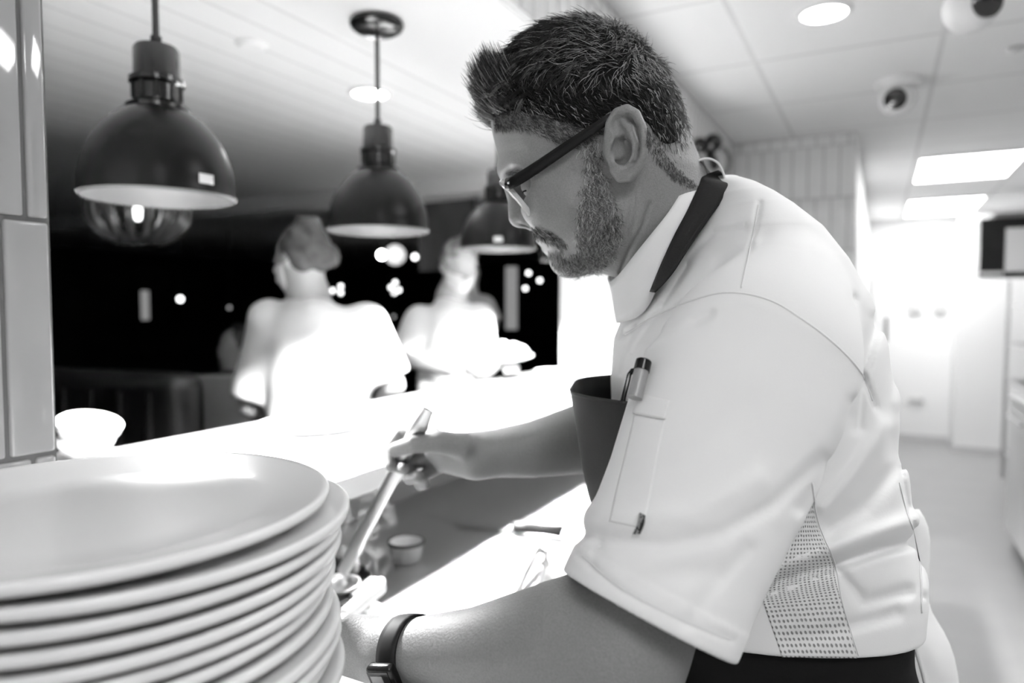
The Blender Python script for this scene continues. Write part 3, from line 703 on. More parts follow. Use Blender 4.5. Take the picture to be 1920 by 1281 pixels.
# ================================================================== the chef
M_skin = mat('skin', .255, .52, vary=(800, .21, .16), bump=(500, .4, .0013, 6), sss=.15, spec=.45)
M_jacket = mat('chef_jacket_cotton', .80, .85, bump=(700, .12, .0006), spec=.2)
M_mesh = mat('vent_mesh', .72, .85)
M_apron = mat('apron_cloth', .015, .8, bump=(500, .3, .0008), spec=.25)
M_trous = mat('black_trousers', .010, .85, bump=(300, .2, .001), spec=.1)
M_hair = mat('hair', .04, .5, attr='shade', spec=.25)
M_scalp = mat('hair_mass', .006, .8, spec=.1)
M_frame = mat('glasses_acetate', .006, .25, spec=.25)
M_clear = mat('clear_acetate', .55, .12, coat=.3)
M_lens = mat('lens_glass', .8, .02, alpha=.10, spec=.5)
def dots(m, g, g2, sc):
    nt = m.node_tree; N = nt.nodes; L = nt.links; b = N['Principled BSDF']
    tc = N.new('ShaderNodeTexCoord'); mp = N.new('ShaderNodeMapping'); mp.inputs['Rotation'].default_value = (0, 0, .0); mp.inputs['Scale'].default_value = sc
    vo = N.new('ShaderNodeTexVoronoi'); vo.inputs['Randomness'].default_value = .12; vo.inputs['Scale'].default_value = 1; vo.voronoi_dimensions = '2D'
    rr = N.new('ShaderNodeMapRange'); rr.inputs['From Min'].default_value = .18; rr.inputs['From Max'].default_value = .34
    mx = N.new('ShaderNodeMix'); mx.data_type = 'RGBA'; mx.inputs['A'].default_value = (g2, g2, g2, 1); mx.inputs['B'].default_value = (g, g, g, 1)
    L.new(tc.outputs['UV'], mp.inputs['Vector']); L.new(mp.outputs['Vector'], vo.inputs['Vector']); L.new(vo.outputs['Distance'], rr.inputs['Value'])
    L.new(rr.outputs['Result'], mx.inputs['Factor']); L.new(mx.outputs['Result'], b.inputs['Base Color'])
    bp = N.new('ShaderNodeBump'); bp.inputs['Strength'].default_value = .6; bp.inputs['Distance'].default_value = .001
    L.new(rr.outputs['Result'], bp.inputs['Height']); L.new(bp.outputs['Normal'], b.inputs['Normal'])
dots(M_mesh, .74, .26, (17, 44, 1))

cf = W(np.array([.33, .74, 0]))
CHEF = empty('person', (cf[0], cf[1], 0), 'bearded man in glasses, white chef jacket and dark apron, leaning over the worktop', 'person')

# ---- head frame
B0 = .735; TAU = math.radians(7); A0 = q(1100, 270, B0)[0]
eu = np.array([math.cos(TAU), -math.sin(TAU)]); el = np.array([-math.sin(TAU), -math.cos(TAU)])
def loc(P):                    # body frame -> head (u, v, w)
    r = P[..., :2]-np.array([A0, B0])
    return np.stack([r @ eu, P[..., 2], r @ el], -1)
def unloc(Q):
    r = Q[..., :1]*eu+Q[..., 2:3]*el+np.array([A0, B0])
    return np.concatenate([r, Q[..., 1:2]], -1)
def hp(px, py, w=0.0):         # head-frame point seen at a pixel, w metres toward the viewer from the midline
    b = B0-w
    for _ in range(6):
        p = q(px, py, b); b += (w-loc(p)[2])/el[1]*1.0
    return loc(q(px, py, b))
def poly(pts, w=0.0): return np.array([hp(x, y, w)[:2] for x, y in pts])
def sd_poly(P, V):
    d = np.full(len(P), 1e9); ins = np.zeros(len(P), bool); n = len(V)
    for i in range(n):
        a, b = V[i], V[(i+1) % n]; ab = b-a
        t = np.clip((P-a) @ ab/max(1e-12, ab @ ab), 0, 1)
        d = np.minimum(d, np.linalg.norm(P-a-t[:, None]*ab, axis=1))
        c = ((a[1] > P[:, 1]) != (b[1] > P[:, 1])) & (P[:, 0] < (b[0]-a[0])*(P[:, 1]-a[1])/((b[1]-a[1]) or 1e-12)+a[0])
        ins ^= c
    return np.where(ins, -d, d)
class Map2:
    """2-D field over the head's profile plane, tabulated then interpolated"""
    def __init__(s, fn, lo=(-.19, 1.30), hi=(.19, 1.80), h=.002):
        s.lo = np.array(lo); s.h = h; s.n = np.ceil((np.array(hi)-s.lo)/h).astype(int)+1
        g = np.stack(np.meshgrid(*[np.arange(k) for k in s.n], indexing='ij'), -1).reshape(-1, 2)*h+s.lo
        s.T = fn(g).reshape(s.n)
    def blur(s, it):
        for _ in range(it):
            T = np.pad(s.T, 1, mode='edge'); s.T = (T[:-2, 1:-1]+T[2:, 1:-1]+T[1:-1, :-2]+T[1:-1, 2:]+4*T[1:-1, 1:-1])/8
        return s
    def __call__(s, P):
        x = np.clip((P-s.lo)/s.h, 0, s.n-1.001); i = x.astype(int); f = x-i
        T = s.T; a, b = i[:, 0], i[:, 1]; u, v = f[:, 0], f[:, 1]
        return T[a, b]*(1-u)*(1-v)+T[a+1, b]*u*(1-v)+T[a, b+1]*(1-u)*v+T[a+1, b+1]*u*v
face_line = [(921, 232), (925, 255), (931, 280), (937, 303), (942, 320), (951, 338), (966, 364), (982, 392), (994, 414), (1001, 428), (1007, 440), (1014, 450), (1022, 457), (1028, 466), (1038, 478), (1046, 492),
             (1060, 503), (1085, 508), (1120, 508), (1165, 503), (1215, 485), (1262, 430), (1292, 365), (1300, 320), (1291, 270), (1278, 218), (1258, 168), (1230, 124), (1192, 88), (1148, 62), (1100, 50), (1052, 54), (1010, 70), (975, 98), (948, 132), (930, 170), (921, 205)]
OUT = Map2(lambda g: sd_poly(g, poly(face_line))).blur(4)
WR = [(935, 260, 58, 52), (990, 140, 64, 66), (1100, 120, 73, 78), (1200, 150, 75, 82), (1255, 250, 70, 76), (1160, 280, 76, 82), (1085, 290, 72, 62), (1010, 300, 66, 52), (1015, 390, 58, 50), (1075, 400, 66, 52),
      (1115, 460, 61, 46), (1160, 425, 67, 52), (1062, 480, 40, 32), (1025, 452, 40, 34), (1000, 420, 44, 38), (955, 330, 56, 48), (1225, 400, 60, 60), (1180, 490, 48, 40), (1280, 330, 60, 60)]
def idw(k):
    C = np.array([np.append(hp(x, y)[:2], (w, r)[k]*1e-3) for x, y, w, r in WR])
    def fn(g):
        d = np.linalg.norm(g[:, None]-C[None, :, :2], axis=2)+.006; ww = d**-3.2
        return (ww*C[:, 2]).sum(1)/ww.sum(1)
    return fn
WID = Map2(idw(0), h=.004); RAD = Map2(idw(1), h=.004)
def inflate(Q, OUTm, dw=0.0):
    g = Q[:, :2]; d = -OUTm(g); Wd = WID(g)+dw; R = RAD(g)+dw
    e = np.maximum(1-d/R, 0); k = np.sqrt((Q[:, 2]/Wd)**2+e*e)
    return (k-1)*np.minimum(Wd, R)
EARP = [(1146, 284, .0805), (1141, 258, .082), (1144, 232, .084), (1157, 212, .0865), (1175, 205, .089), (1192, 214, .0915), (1203, 238, .093), (1208, 266, .093), (1206, 292, .0915), (1196, 315, .0885), (1180, 330, .085), (1164, 331, .082), (1152, 321, .0795)]
EAR = np.array([hp(*p) for p in EARP])
f_ = {k: hp(*v) for k, v in dict(nas=(957, 346), brg=(967, 374), tip=(975, 405), ala=(992, 412, .0105), sep=(999, 424), nos=(986, 424, .0090), br0=(949, 322, .008), br1=(972, 316, .040), br2=(1010, 318, .057),
      soc=(972, 350, .033), eye=(1000, 347, .031), chk=(1035, 385, .044), chn=(1066, 490), ul0=(1014, 449), ul1=(1038, 455, .022), ll0=(1027, 465), ll1=(1042, 464, .020), mo0=(1018, 457), mo1=(1052, 459, .027),
      nl0=(1008, 410, .018), nl1=(1052, 452, .038), mas=(1140, 400, .060), jaw=(1160, 440, .058), con=(1166, 282, .086), ah0=(1160, 226, .086), ah1=(1180, 240, .088), ah2=(1188, 268, .0885), ah3=(1182, 296, .087), ah4=(1163, 308, .084),
      tra=(1147, 292, .081), lob=(1166, 321, .083), eb=(1172, 268, .083), er=(1150, 280, .072)).items()}
EARC = np.array([f_[k] for k in ('ah0', 'ah1', 'ah2', 'ah3', 'ah4')])
def pline_d(px, py, pts):
    d = np.full(len(px), 1e9)
    for (x0, y0), (x1, y1) in zip(pts, pts[1:]):
        dx, dy = x1-x0, y1-y0; t = np.clip(((px-x0)*dx+(py-y0)*dy)/(dx*dx+dy*dy), 0, 1)
        d = np.minimum(d, np.hypot(px-x0-t*dx, py-y0-t*dy))
    return d
def creases(P, lst, mn=0):
    px, py = proj(P); o = np.zeros(len(P))
    for pts, sg, am in lst:
        sg = max(sg, mn)
        o += am*np.exp(-(pline_d(px, py, pts)/sg)**2)
    return o
NECK = [([(1219, 380), (1205, 425), (1180, 470), (1163, 510)], 3.5, .0022), ([(1196, 345), (1196, 380), (1186, 430)], 4, .0010), ([(1176, 345), (1174, 385)], 3, .0008), ([(1186, 345), (1184, 395), (1170, 440)], 3, .0007),
        ([(1008, 352), (1022, 362), (1030, 375)], 3, .0007), ([(1000, 362), (1012, 374)], 3, .0008), ([(930, 262), (975, 258)], 3, .0004), ([(934, 284), (985, 280)], 3, .0004)]
def head(P):
    Q = loc(P); Q = Q.copy(); near = Q[:, 2] > 0; Q[:, 2] = np.abs(Q[:, 2])
    d = inflate(Q, OUT)
    d = smin(d, ell(Q, f_['chk'], (.030, .024, .020)), .03)
    d = smin(d, ell(Q, f_['chn'], (.018, .016, .018)), .02)
    d = smin(d, chain(Q, [f_['br0'], f_['br1'], f_['br2']], [.007, .0075, .006]), .016)
    d = smax(d, -ell(Q, f_['soc'], (.0165, .017, .026)), .014)
    d = smin(d, ell(Q, f_['eye'], (.0128, .0128, .0135)), .004)
    d = smin(d, chain(Q, [f_['nas'], f_['brg'], f_['tip']], [.0075, .0088, .0125]), .009)
    d = smin(d, ell(Q, f_['ala'], (.0105, .0085, .0070)), .006)
    d = smin(d, cap(Q, f_['tip'], f_['sep'], .007, .0055), .005)
    d = smax(d, -ell(Q, f_['nos'], (.0070, .0042, .0045)), .002)
    d = smin(d, cap(Q, f_['ul0'], f_['ul1'], .0058, .003), .006)
    d = smin(d, cap(Q, f_['ll0'], f_['ll1'], .0060, .0035), .006)
    d = smax(d, -cap(Q, f_['mo0'], f_['mo1'], .0020, .0012), .0025)
    d = smax(d, -cap(Q, f_['nl0'], f_['nl1'], .0022, .0016), .008)
    # ear
    ear = ell(Q, f_['eb'], (.019, .034, .0035))
    ear = smin(ear, cap(Q, f_['er'], hp(1155, 268, .084), .012, .006), .008)
    rs = [.0028, .0034, .0042, .0047, .0048, .0046, .0044, .0042, .0040, .0042, .0056, .0056, .0038]
    ear = smin(ear, chain(Q, EAR, rs), .0035)
    ear = smin(ear, chain(Q, EARC, [.0026, .0034, .0036, .0036, .0034]), .004)
    ear = smin(ear, ell(Q, f_['tra'], (.0045, .0065, .004)), .003)
    ear = smax(ear, -ell(Q, f_['con'], (.0095, .0135, .0105)), .003)
    ear = smax(ear, -cap(Q, hp(1156, 226, .0895), hp(1160, 250, .0895), .0042, .0038), .003)
    ear = smax(ear, -chain(Q, [hp(1178, 217, .0925), hp(1194, 240, .0945), hp(1197, 275, .0945), hp(1192, 300, .0935)], [.0026, .0030, .0030, .0022]), .002)
    d = smin(d, ear, .005)
    return d
def _neck(P):
    return smin(cap(P, q(1165, 385, .735), q(1345, 520, .745), .060, .062), cap(P, q(1214, 312, .735), q(1262, 435, .745), .044, .052), .04)
ARM = dict(sh=q(1440, 640, .560), el=q(1150, 1226, .505), f1=q(1045, 1204, .515), f2=q(900, 1228, .545), wr=q(748, 1228, .585), hn=q(660, 1208, .615))
FAR = dict(sh=q(1400, 560, .90), el=q(1240, 800, .985), f0=q(1090, 823, .935), f1=q(1000, 842, .915), wr=q(900, 853, .900))
def fingers(P, fs, k=.003):
    d = None
    for pts, rs in fs:
        e = chain(P, pts, rs); d = e if d is None else smin(d, e, k)
    return d
FH = [([q(812, 815, .918), q(752, 812, .935), q(728, 845, .920), q(733, 874, .902)], [.0105, .0090, .0082, .0075]),
      ([q(812, 834, .925), q(757, 846, .940), q(745, 874, .920), q(757, 879, .896)], [.0105, .0092, .0085, .0078]),
      ([q(820, 854, .925), q(770, 872, .932), q(768, 897, .912), q(784, 894, .888)], [.0100, .0088, .0082, .0076]),
      ([q(830, 872, .918), q(790, 894, .922), q(788, 910, .904), q(797, 908, .886)], [.0092, .0078, .0072, .0068])]
TH = ([q(868, 836, .878), q(826, 829, .868), q(776, 833, .862), q(741, 843, .868)], [.0175, .0130, .0112, .0092])
NH = [([q(640, 1180, .64), q(575, 1172, .665), q(555, 1200, .665), q(575, 1222, .65)], [.0105, .009, .0085, .0078]),
      ([q(635, 1200, .635), q(568, 1200, .655), q(550, 1226, .652), q(572, 1244, .64)], [.0105, .009, .0085, .0078]),
      ([q(635, 1222, .63), q(575, 1228, .645), q(560, 1250, .642), q(580, 1264, .632)], [.010, .0088, .008, .0074]),
      ([q(642, 1242, .625), q(595, 1252, .635), q(583, 1270, .632), q(600, 1280, .625)], [.009, .0078, .0072, .0068])]
NT = ([q(690, 1200, .60), q(650, 1178, .605), q(605, 1172, .612), q(580, 1180, .625)], [.016, .0125, .0105, .0088])
def farhand(P):
    d = chain(P, [q(905, 853, .902), q(880, 850, .900), q(848, 848, .902), q(822, 842, .908)], [.0285, .027, .024, .019])
    d = smin(d, cap(P, q(885, 868, .895), q(835, 866, .910), .020, .014), .012)
    d = smin(d, chain(P, *TH), .008)
    d = smin(d, cap(P, q(826, 829, .868), q(812, 818, .912), .010, .011), .012)
    d = smin(d, fingers(P, FH), .005)
    return d
def nearhand(P):
    d = chain(P, [ARM['wr'], ARM['hn'], q(640, 1210, .63)], [.028, .026, .022])
    d = smin(d, cap(P, q(670, 1228, .61), q(645, 1236, .625), .022, .015), .012)
    d = smin(d, chain(P, *NT), .008)
    return smin(d, fingers(P, NH), .005)
SPINE = [q(1345, 500, .745), q(1400, 720, .745), q(1430, 980, .745), q(1425, 1200, .745)]
BLO = np.array([-.40, .40, .0]); BHI = np.array([.60, 1.12, 1.80])
def body_f(P):
    d = within(P, (-.06, .60, 1.36), (.28, .87, 1.80), head, .03)
    n = within(P, (.0, .62, 1.30), (.36, .86, 1.66), _neck, .03)
    d = smin(d, n, .022)
    d = smin(d, within(P, (.0, .35, .9), (.60, 1.15, 1.55), lambda X: chain(X, SPINE, [.07, .095, .085, .085]), .03), .03)
    d = smin(d, within(P, (-.25, .42, 1.0), (.36, .70, 1.5), lambda X: smin(chain(X, [ARM['sh'], ARM['el']], [.052, .046]), chain(X, [ARM['el'], ARM['f1'], ARM['f2'], ARM['wr']], [.0455, .0440, .0365, .0280]), .03), .03), .04)
    d = smin(d, within(P, (-.26, .55, 1.04), (-.05, .72, 1.25), nearhand, .03), .010)
    d = smin(d, within(P, (-.1, .78, 1.05), (.45, 1.1, 1.55), lambda X: smin(chain(X, [FAR['sh'], FAR['el']], [.052, .045]), chain(X, [FAR['el'], FAR['f0'], FAR['f1'], FAR['wr']], [.046, .0470, .0375, .0290]), .03), .03), .03)
    d = smin(d, within(P, (-.22, .82, 1.12), (.0, .98, 1.35), farhand, .03), .010)
    d = smin(d, within(P, (.15, .55, .0), (.55, .95, 1.1), lambda X: np.minimum(chain(X, [(.27, .66, 1.0), (.27, .64, .52), (.33, .64, .06), (.24, .63, .05)], [.085, .055, .04, .035]), chain(X, [(.27, .83, 1.0), (.30, .86, .52), (.38, .86, .06), (.30, .85, .05)], [.085, .055, .04, .035])), .03), .02)
    hd = (P[:, 2] > 1.36) & (P[:, 1] < B0) & (np.abs(d) < .02)
    if hd.any(): d[hd] += creases(P[hd], NECK)
    return d
body, BV, BQ = sculpt('body', body_f, BLO, BHI, .0017, M_skin, CHEF)
def bvh(V, Qd): return BVHTree.FromPolygons(V.tolist(), Qd.tolist())
EYE = Vector((0, 0, H))
def cast(tree, px, py, off=0.0):
    d = Vector(q(px, py, 1.0).tolist())-EYE; d.normalize()
    h, n, i, t = tree.ray_cast(EYE, d)
    if h is None: return None, None
    return h+n*off, n

# ---- jacket
SEC = [(338, 1318, 1385, .030), (360, 1300, 1418, .072), (385, 1280, 1455, .105), (410, 1266, 1490, .130), (450, 1242, 1545, .158), (500, 1212, 1592, .176), (560, 1180, 1634, .186), (640, 1150, 1670, .188), (720, 1145, 1690, .184), (850, 1150, 1706, .178),
       (960, 1165, 1718, .172), (1020, 1175, 1742, .170), (1060, 1180, 1742, .170), (1120, 1185, 1735, .170), (1180, 1190, 1733, .170), (1300, 1200, 1738, .172)]
TBC = .745
def fit_sec(y, xf, xb, hw):
    z = q(960, y, TBC)[2]; af, ab = q(xf, y, TBC)[0], q(xb, y, TBC)[0]; th = np.linspace(0, 2*math.pi, 160)
    for _ in range(8):
        c, s_ = np.cos(th), np.sin(th); e = 2/2.25
        A = (af+ab)/2+(ab-af)/2*np.sign(c)*np.abs(c)**e; Bb = TBC+hw*np.sign(s_)*np.abs(s_)**e
        x, _y = proj(np.stack([A, Bb, np.full(160, z)], 1)); ab -= (x.max()-xb)*TBC/F*.8; af -= (x.min()-xf)*TBC/F*.5
    return z, af, ab
FS_ = np.array([fit_sec(*t_) for t_ in SEC])[::-1]; SZ, SF, SB = FS_.T; SH = np.array([h for *_, h in SEC])[::-1]
def torso(P, g=0.0):
    z = P[:, 2]; fr = np.interp(z, SZ, SF)-g; bk = np.interp(z, SZ, SB)+g; hw = np.interp(z, SZ, SH)+g
    ra = (bk-fr)/2; k = (np.abs((P[:, 0]-(bk+fr)/2)/ra)**2.25+np.abs((P[:, 1]-TBC)/hw)**2.25)**(1/2.25)
    d = (k-1)*np.minimum(ra, hw)
    return np.maximum(d*.8, z-SZ[-1]-g)
S0 = q(1440, 640, .553); S1 = q(1213, 1156, .497); SD = (S1-S0); SL = np.linalg.norm(SD); SD = SD/SL
SN = q(1306, 1197, .497)-S1; SN -= SD*(SN @ SD); SN /= np.linalg.norm(SN); SM = np.cross(SD, SN)
TT = [-.3, 0, .2, .4, .6, .8, 1, 1.2]; RN = [.056, .076, .083, .080, .073, .069, .068, .068]; RM = [.05, .060, .060, .059, .059, .060, .062, .062]
def sleeve(P, g=0.0):
    v = P-S0; t = v @ SD/SL; n = v @ SN; m = v @ SM
    rn = np.interp(t, TT, RN)+g; rm = np.interp(t, TT, RM)+g; tn = np.minimum(t+.02, 0)*SL
    k = np.sqrt((n/rn)**2+(m/rm)**2+(tn/.075)**2)
    return (k-1)*np.minimum(rn, rm), t
FOLDS_S = [([(1090, 1002), (1150, 1016), (1250, 1022), (1350, 1000), (1450, 945), (1540, 860)], 15, .0032), ([(1080, 960), (1180, 975), (1300, 965), (1420, 900)], 24, -.0030), ([(1180, 900), (1290, 850), (1400, 760)], 26, .0018),
           ([(1165, 660), (1220, 640), (1330, 590)], 9, .0022), ([(1175, 690), (1230, 640), (1290, 610)], 7, -.0018), ([(1085, 1040), (1160, 1103), (1270, 1160), (1374, 1200)], 2.6, .0011), ([(1600, 760), (1560, 860), (1500, 950)], 16, .003),
           ([(1150, 1120), (1240, 1080), (1340, 1070)], 22, .0018), ([(1290, 1170), (1330, 1110), (1400, 1030)], 14, .0018), ([(1110, 1060), (1130, 1000)], 10, .0016)]
FOLDS_T = [([(1120, 640), (1165, 628), (1230, 592), (1300, 562), (1365, 549), (1440, 562), (1510, 603), (1570, 650), (1620, 705), (1642, 765)], 3.2, .0022), ([(1300, 575), (1370, 562), (1440, 576), (1510, 618), (1590, 690)], 9, -.0016),
           ([(1424, 380), (1410, 450), (1388, 545)], 2.6, .0012), ([(1395, 428), (1340, 440), (1290, 490), (1245, 560)], 11, .0032), ([(1410, 452), (1340, 480), (1280, 560)], 13, -.0024),
           ([(1430, 1100), (1500, 1078), (1570, 1058), (1650, 1032), (1722, 1014)], 12, .0065), ([(1440, 1068), (1540, 1035), (1640, 1000), (1715, 975)], 16, -.005), ([(1560, 1060), (1620, 1130), (1700, 1110)], 13, .0035),
           ([(1560, 990), (1620, 950), (1690, 860), (1705, 780)], 18, .0045), ([(1545, 950), (1600, 890), (1660, 800)], 18, -.0035), ([(1645, 600), (1615, 700), (1608, 800)], 13, .0045), ([(1600, 560), (1585, 620)], 10, .002), ([(1560, 520), (1560, 600)], 9, .0014), ([(1520, 470), (1520, 560)], 9, .0012),
           ([(1690, 880), (1700, 940), (1722, 1015), (1730, 1120)], 3, .002), ([(1680, 640), (1668, 760), (1675, 850)], 12, .0025), ([(1150, 640), (1160, 600), (1190, 560)], 6, .0018), ([(1205, 590), (1180, 640), (1165, 700)], 5, .0022), ([(1170, 580), (1150, 640), (1145, 700)], 4, .0016),
           ([(1480, 1200), (1560, 1185), (1680, 1150)], 14, .003), ([(1290, 500), (1240, 580), (1185, 660)], 5, .0020)]
def jacket_f(P):
    T_ = within(P, (.04, .52, .95), (.50, .97, 1.60), torso, .03)
    def sl(X):
        d, t = sleeve(X)
        nr = (np.abs(d) < .03) & (X[:, 1] < .60); d[nr] += creases(X[nr], FOLDS_S, 5.5)
        band = (t > .905); d = d-np.where(band, .0007, 0)
        return smax(d, (t-1.0)*SL, .003)
    S_ = within(P, (.0, .38, 1.05), (.50, .64, 1.50), sl, .03)
    s = (P[:, 1] < TBC) & (np.abs(T_) < .04)
    if s.any(): T_[s] += 1.0*creases(P[s], FOLDS_T, 5.5)
    fs = within(P, (.08, .80, 1.15), (.42, 1.10, 1.48), lambda X: smax(chain(X, [q(1390, 590, .895), q(1225, 800, .975)], [.075, .064]), (X @ np.array([-.45, .25, -.85])-(q(1225, 800, .975) @ np.array([-.45, .25, -.85]))), .004), .03)
    d = smin(T_, S_, .022); d = smin(d, fs, .03)
    si, t = sleeve(P, -.0046); nr = (np.abs(si) < .03) & (t > .7) & (t < 1.2); si[nr] += creases(P[nr], FOLDS_S, 5.5)
    d = np.maximum(d, -np.maximum(si, -(t-.80)*SL))
    hem = 1.064+(TBC-P[:, 1])*.22-P[:, 2]
    return smax(d, hem, .003)
jacket, JV, JQ = sculpt('chef_jacket', jacket_f, (-.02, .38, .98), (.52, 1.12, 1.62), .0021, M_jacket, CHEF)
JT = bvh(JV, JQ)
TV_, TQ_ = surface(lambda P: torso(P)+np.where(P[:, 1] < TBC, creases(P, FOLDS_T), 0), (.0, .5, 1.0), (.52, .76, 1.60), .004)
TT_ = bvh(TV_, TQ_)
def patch(name, tree, left, right, nx, ny, off, th, m, parent, uv=False):
    """cloth laid on a surface between two sight-line edges"""
    Lp = spline(left, ny); Rp = spline(right, ny); G = []; last = None
    for i in range(ny):
        row = []
        for j in range(nx):
            p = Lp[i]+(Rp[i]-Lp[i])*j/(nx-1); h, n = cast(tree, p[0], p[1], off)
            if h is None: h = last
            last = h; row.append(list(h))
        G.append(row)
    o = sheet(name, W(np.array(G)), m, parent, thick=th)
    if uv:
        u = o.data.uv_layers.new(name='UVMap'); co_ = np.array([(j/(nx-1), i/(ny-1)) for i in range(ny) for j in range(nx)])
        vi = np.zeros(len(o.data.loops), int); o.data.loops.foreach_get('vertex_index', vi); u.data.foreach_set('uv', co_[vi].astype(np.float32).ravel())
    return o
patch('vent_side_panel', TT_, [(1496, 912), (1468, 985), (1436, 1060), (1428, 1108), (1435, 1140), (1466, 1232)], [(1519, 900), (1532, 985), (1560, 1052), (1565, 1085), (1577, 1130), (1607, 1234)], 40, 90, .0006, .0007, M_mesh, jacket, True)
pk = patch('sleeve_pocket', JT, [(1197, 738), (1177, 830), (1156, 915), (1142, 978)], [(1256, 752), (1238, 830), (1222, 915), (1206, 992)], 16, 40, .0002, .0011, M_jacket, jacket)
patch('pocket_hem', JT, [(1197, 738), (1188, 776)], [(1256, 752), (1248, 788)], 16, 8, .0013, .0006, M_jacket, jacket)
lt = patch('sleeve_tag', JT, [(1201.5, 964), (1197, 982), (1188.5, 999)], [(1211.5, 968.5), (1208.5, 984), (1202, 999)], 6, 12, .0024, .0008, mat('tag_black', .02, .7), jacket)
try:
    fc = bpy.data.curves.new('tag_text', 'FONT'); fc.body = 'Oliver H'; fc.size = .0037; fc.extrude = .0001; fc.shear = .35
    ft = bpy.data.objects.new('tag_text', fc); COL.objects.link(ft)
    me = bpy.data.meshes.new_from_object(ft.evaluated_get(bpy.context.evaluated_depsgraph_get())); bpy.data.objects.remove(ft)
    me.materials.append(mat('tag_thread', .6, .7)); tx = bpy.data.objects.new('tag_lettering', me); link(tx, lt)
    pA, nA = cast(JT, 1204.2, 967, .0042); pB, nB = cast(JT, 1193.5, 997, .0042)
    X_ = Vector(W(np.array(pB)).tolist())-Vector(W(np.array(pA)).tolist()); X_.normalize(); N_ = Vector((W(np.array(pA)+np.array(nA))-W(np.array(pA))).tolist()).normalized()
    Y_ = N_.cross(X_).normalized(); N_ = X_.cross(Y_)
    Mx = Matrix((X_, Y_, N_)).transposed().to_4x4(); Mx.translation = Vector(W(np.array(pA)).tolist())-base(lt); tx.matrix_basis = Mx
except Exception as e: print('tag text', e)
M_seam = mat('seam_stitching', .76, .9)
for pts in ([(1172, 628), (1230, 592), (1300, 563), (1365, 549), (1440, 562), (1510, 603), (1570, 650), (1615, 700), (1636, 752)], [(1422, 384), (1410, 450), (1390, 540)], [(1092, 1042), (1160, 1100), (1270, 1158), (1368, 1199)],
            [(1522, 905), (1536, 985), (1565, 1055), (1579, 1129), (1612, 1238)], [(1686, 905), (1700, 960), (1722, 1030), (1728, 1150)]):
    P_ = spline(pts, 40); tg_ = np.gradient(P_, axis=0); nm = np.stack([-tg_[:, 1], tg_[:, 0]], 1)/np.linalg.norm(tg_, axis=1, keepdims=True)
    patch('seam', JT, (P_-nm*1.0).tolist(), (P_+nm*1.0).tolist(), 3, 60, .0002, .0005, M_seam, jacket)
# collar: a standing band, near half given, far half mirrored
cl = [(1314, 304, .742), (1303, 318, .706), (1283, 350, .684), (1254, 397, .671), (1222, 440, .668), (1191, 480, .678), (1166, 512, .700), (1148, 528, .742)]
crr = [(1330, 330, .742), (1316, 338, .702), (1297, 388, .676), (1268, 440, .664), (1243, 498, .659), (1226, 556, .664), (1200, 592, .686), (1160, 606, .742)]
def ring(pts, c=.742):
    n = spline([q(*p) for p in pts], 40); f = n[::-1].copy(); f[:, 1] = 2*c-f[:, 1]
    return np.vstack([n, f[1:-1]])
A_, B_ = ring(cl), ring(crr)
sheet('collar', [W(A_*(1-t)+B_*t+np.array([0, 0, .0])) for t in np.linspace(0, 1, 6)], M_jacket, jacket, thick=.0028, closed=True)
lp = spline([(1300, 338), (1303, 314), (1313, 302), (1330, 300), (1345, 308), (1354, 325), (1361, 345), (1384, 354), (1406, 366)], 40)
sheet('collar_loop', [[W(q(x, y, b_)) for x, y in lp] for b_ in np.linspace(.700, .765, 6)], M_jacket, jacket, thick=.0022)
# apron: neck strap, bib and skirt
sl_ = [(1345, 322, .752), (1318, 333, .700), (1311, 350, .688), (1290, 396, .6695), (1264, 446, .6565), (1240, 500, .651), (1221, 548, .657)]
sr_ = [(1366, 338, .752), (1358, 344, .700), (1368, 355, .672), (1330, 410, .652), (1292, 466, .642), (1260, 515, .640), (1229, 549, .650)]
a_ = spline([q(*p) for p in sl_], 40); b__ = spline([q(*p) for p in sr_], 40)
ap_rows = [(733, 1075, 1178), (765, 1080, 1180), (800, 1086, 1180), (850, 1094, 1182), (900, 1102, 1184), (955, 1117, 1184), (1050, 1150, 1190), (1160, 1172, 1196), (1215, 1178, 1240)]
G = []
for y, xf, xe in ap_rows:
    zc = q(960, y, .74)[2]; af = q(xf, y, .735)[0]; ae = q(xe, y, .66)[0]; G.append([[ae+.012, .650, zc], [ae-.006, .662, zc], [af+.012, .70, zc], [af, .74, zc], [af+.006, .79, zc], [af+.022, .84, zc+.004], [ae+.028, .875, zc+.006]])
for z, af, hw in ((1.03, .115, .19), (.9, .11, .20), (.75, .12, .21), (.60, .13, .21)):
    G.append([[.33, .745-hw, z], [.18, .745-hw*.9, z], [af+.01, .745-hw*.45, z], [af, .745, z], [af+.01, .745+hw*.45, z], [.18, .745+hw*.9, z], [.33, .745+hw, z]])
G = [spline(r, 36) for r in G]; G = np.array(G); G = np.stack([spline(G[:, j], 60) for j in range(36)], 1)
apr = sheet('apron', W(G), M_apron, CHEF, thick=.0022)
sheet('neck_strap', [W(a_*(1-t)+b__*t+np.array([0, -.001, 0])*math.sin(t*3.14)) for t in np.linspace(0, 1, 6)], M_apron, apr, thick=.002)
hm = G[:3].copy()
hm = np.stack([G[0], G[1]*.5+G[0]*.5, G[1]]); hm[:, :, 0] -= .0022
sheet('bib_hem', W(hm), M_apron, apr, thick=.0006)
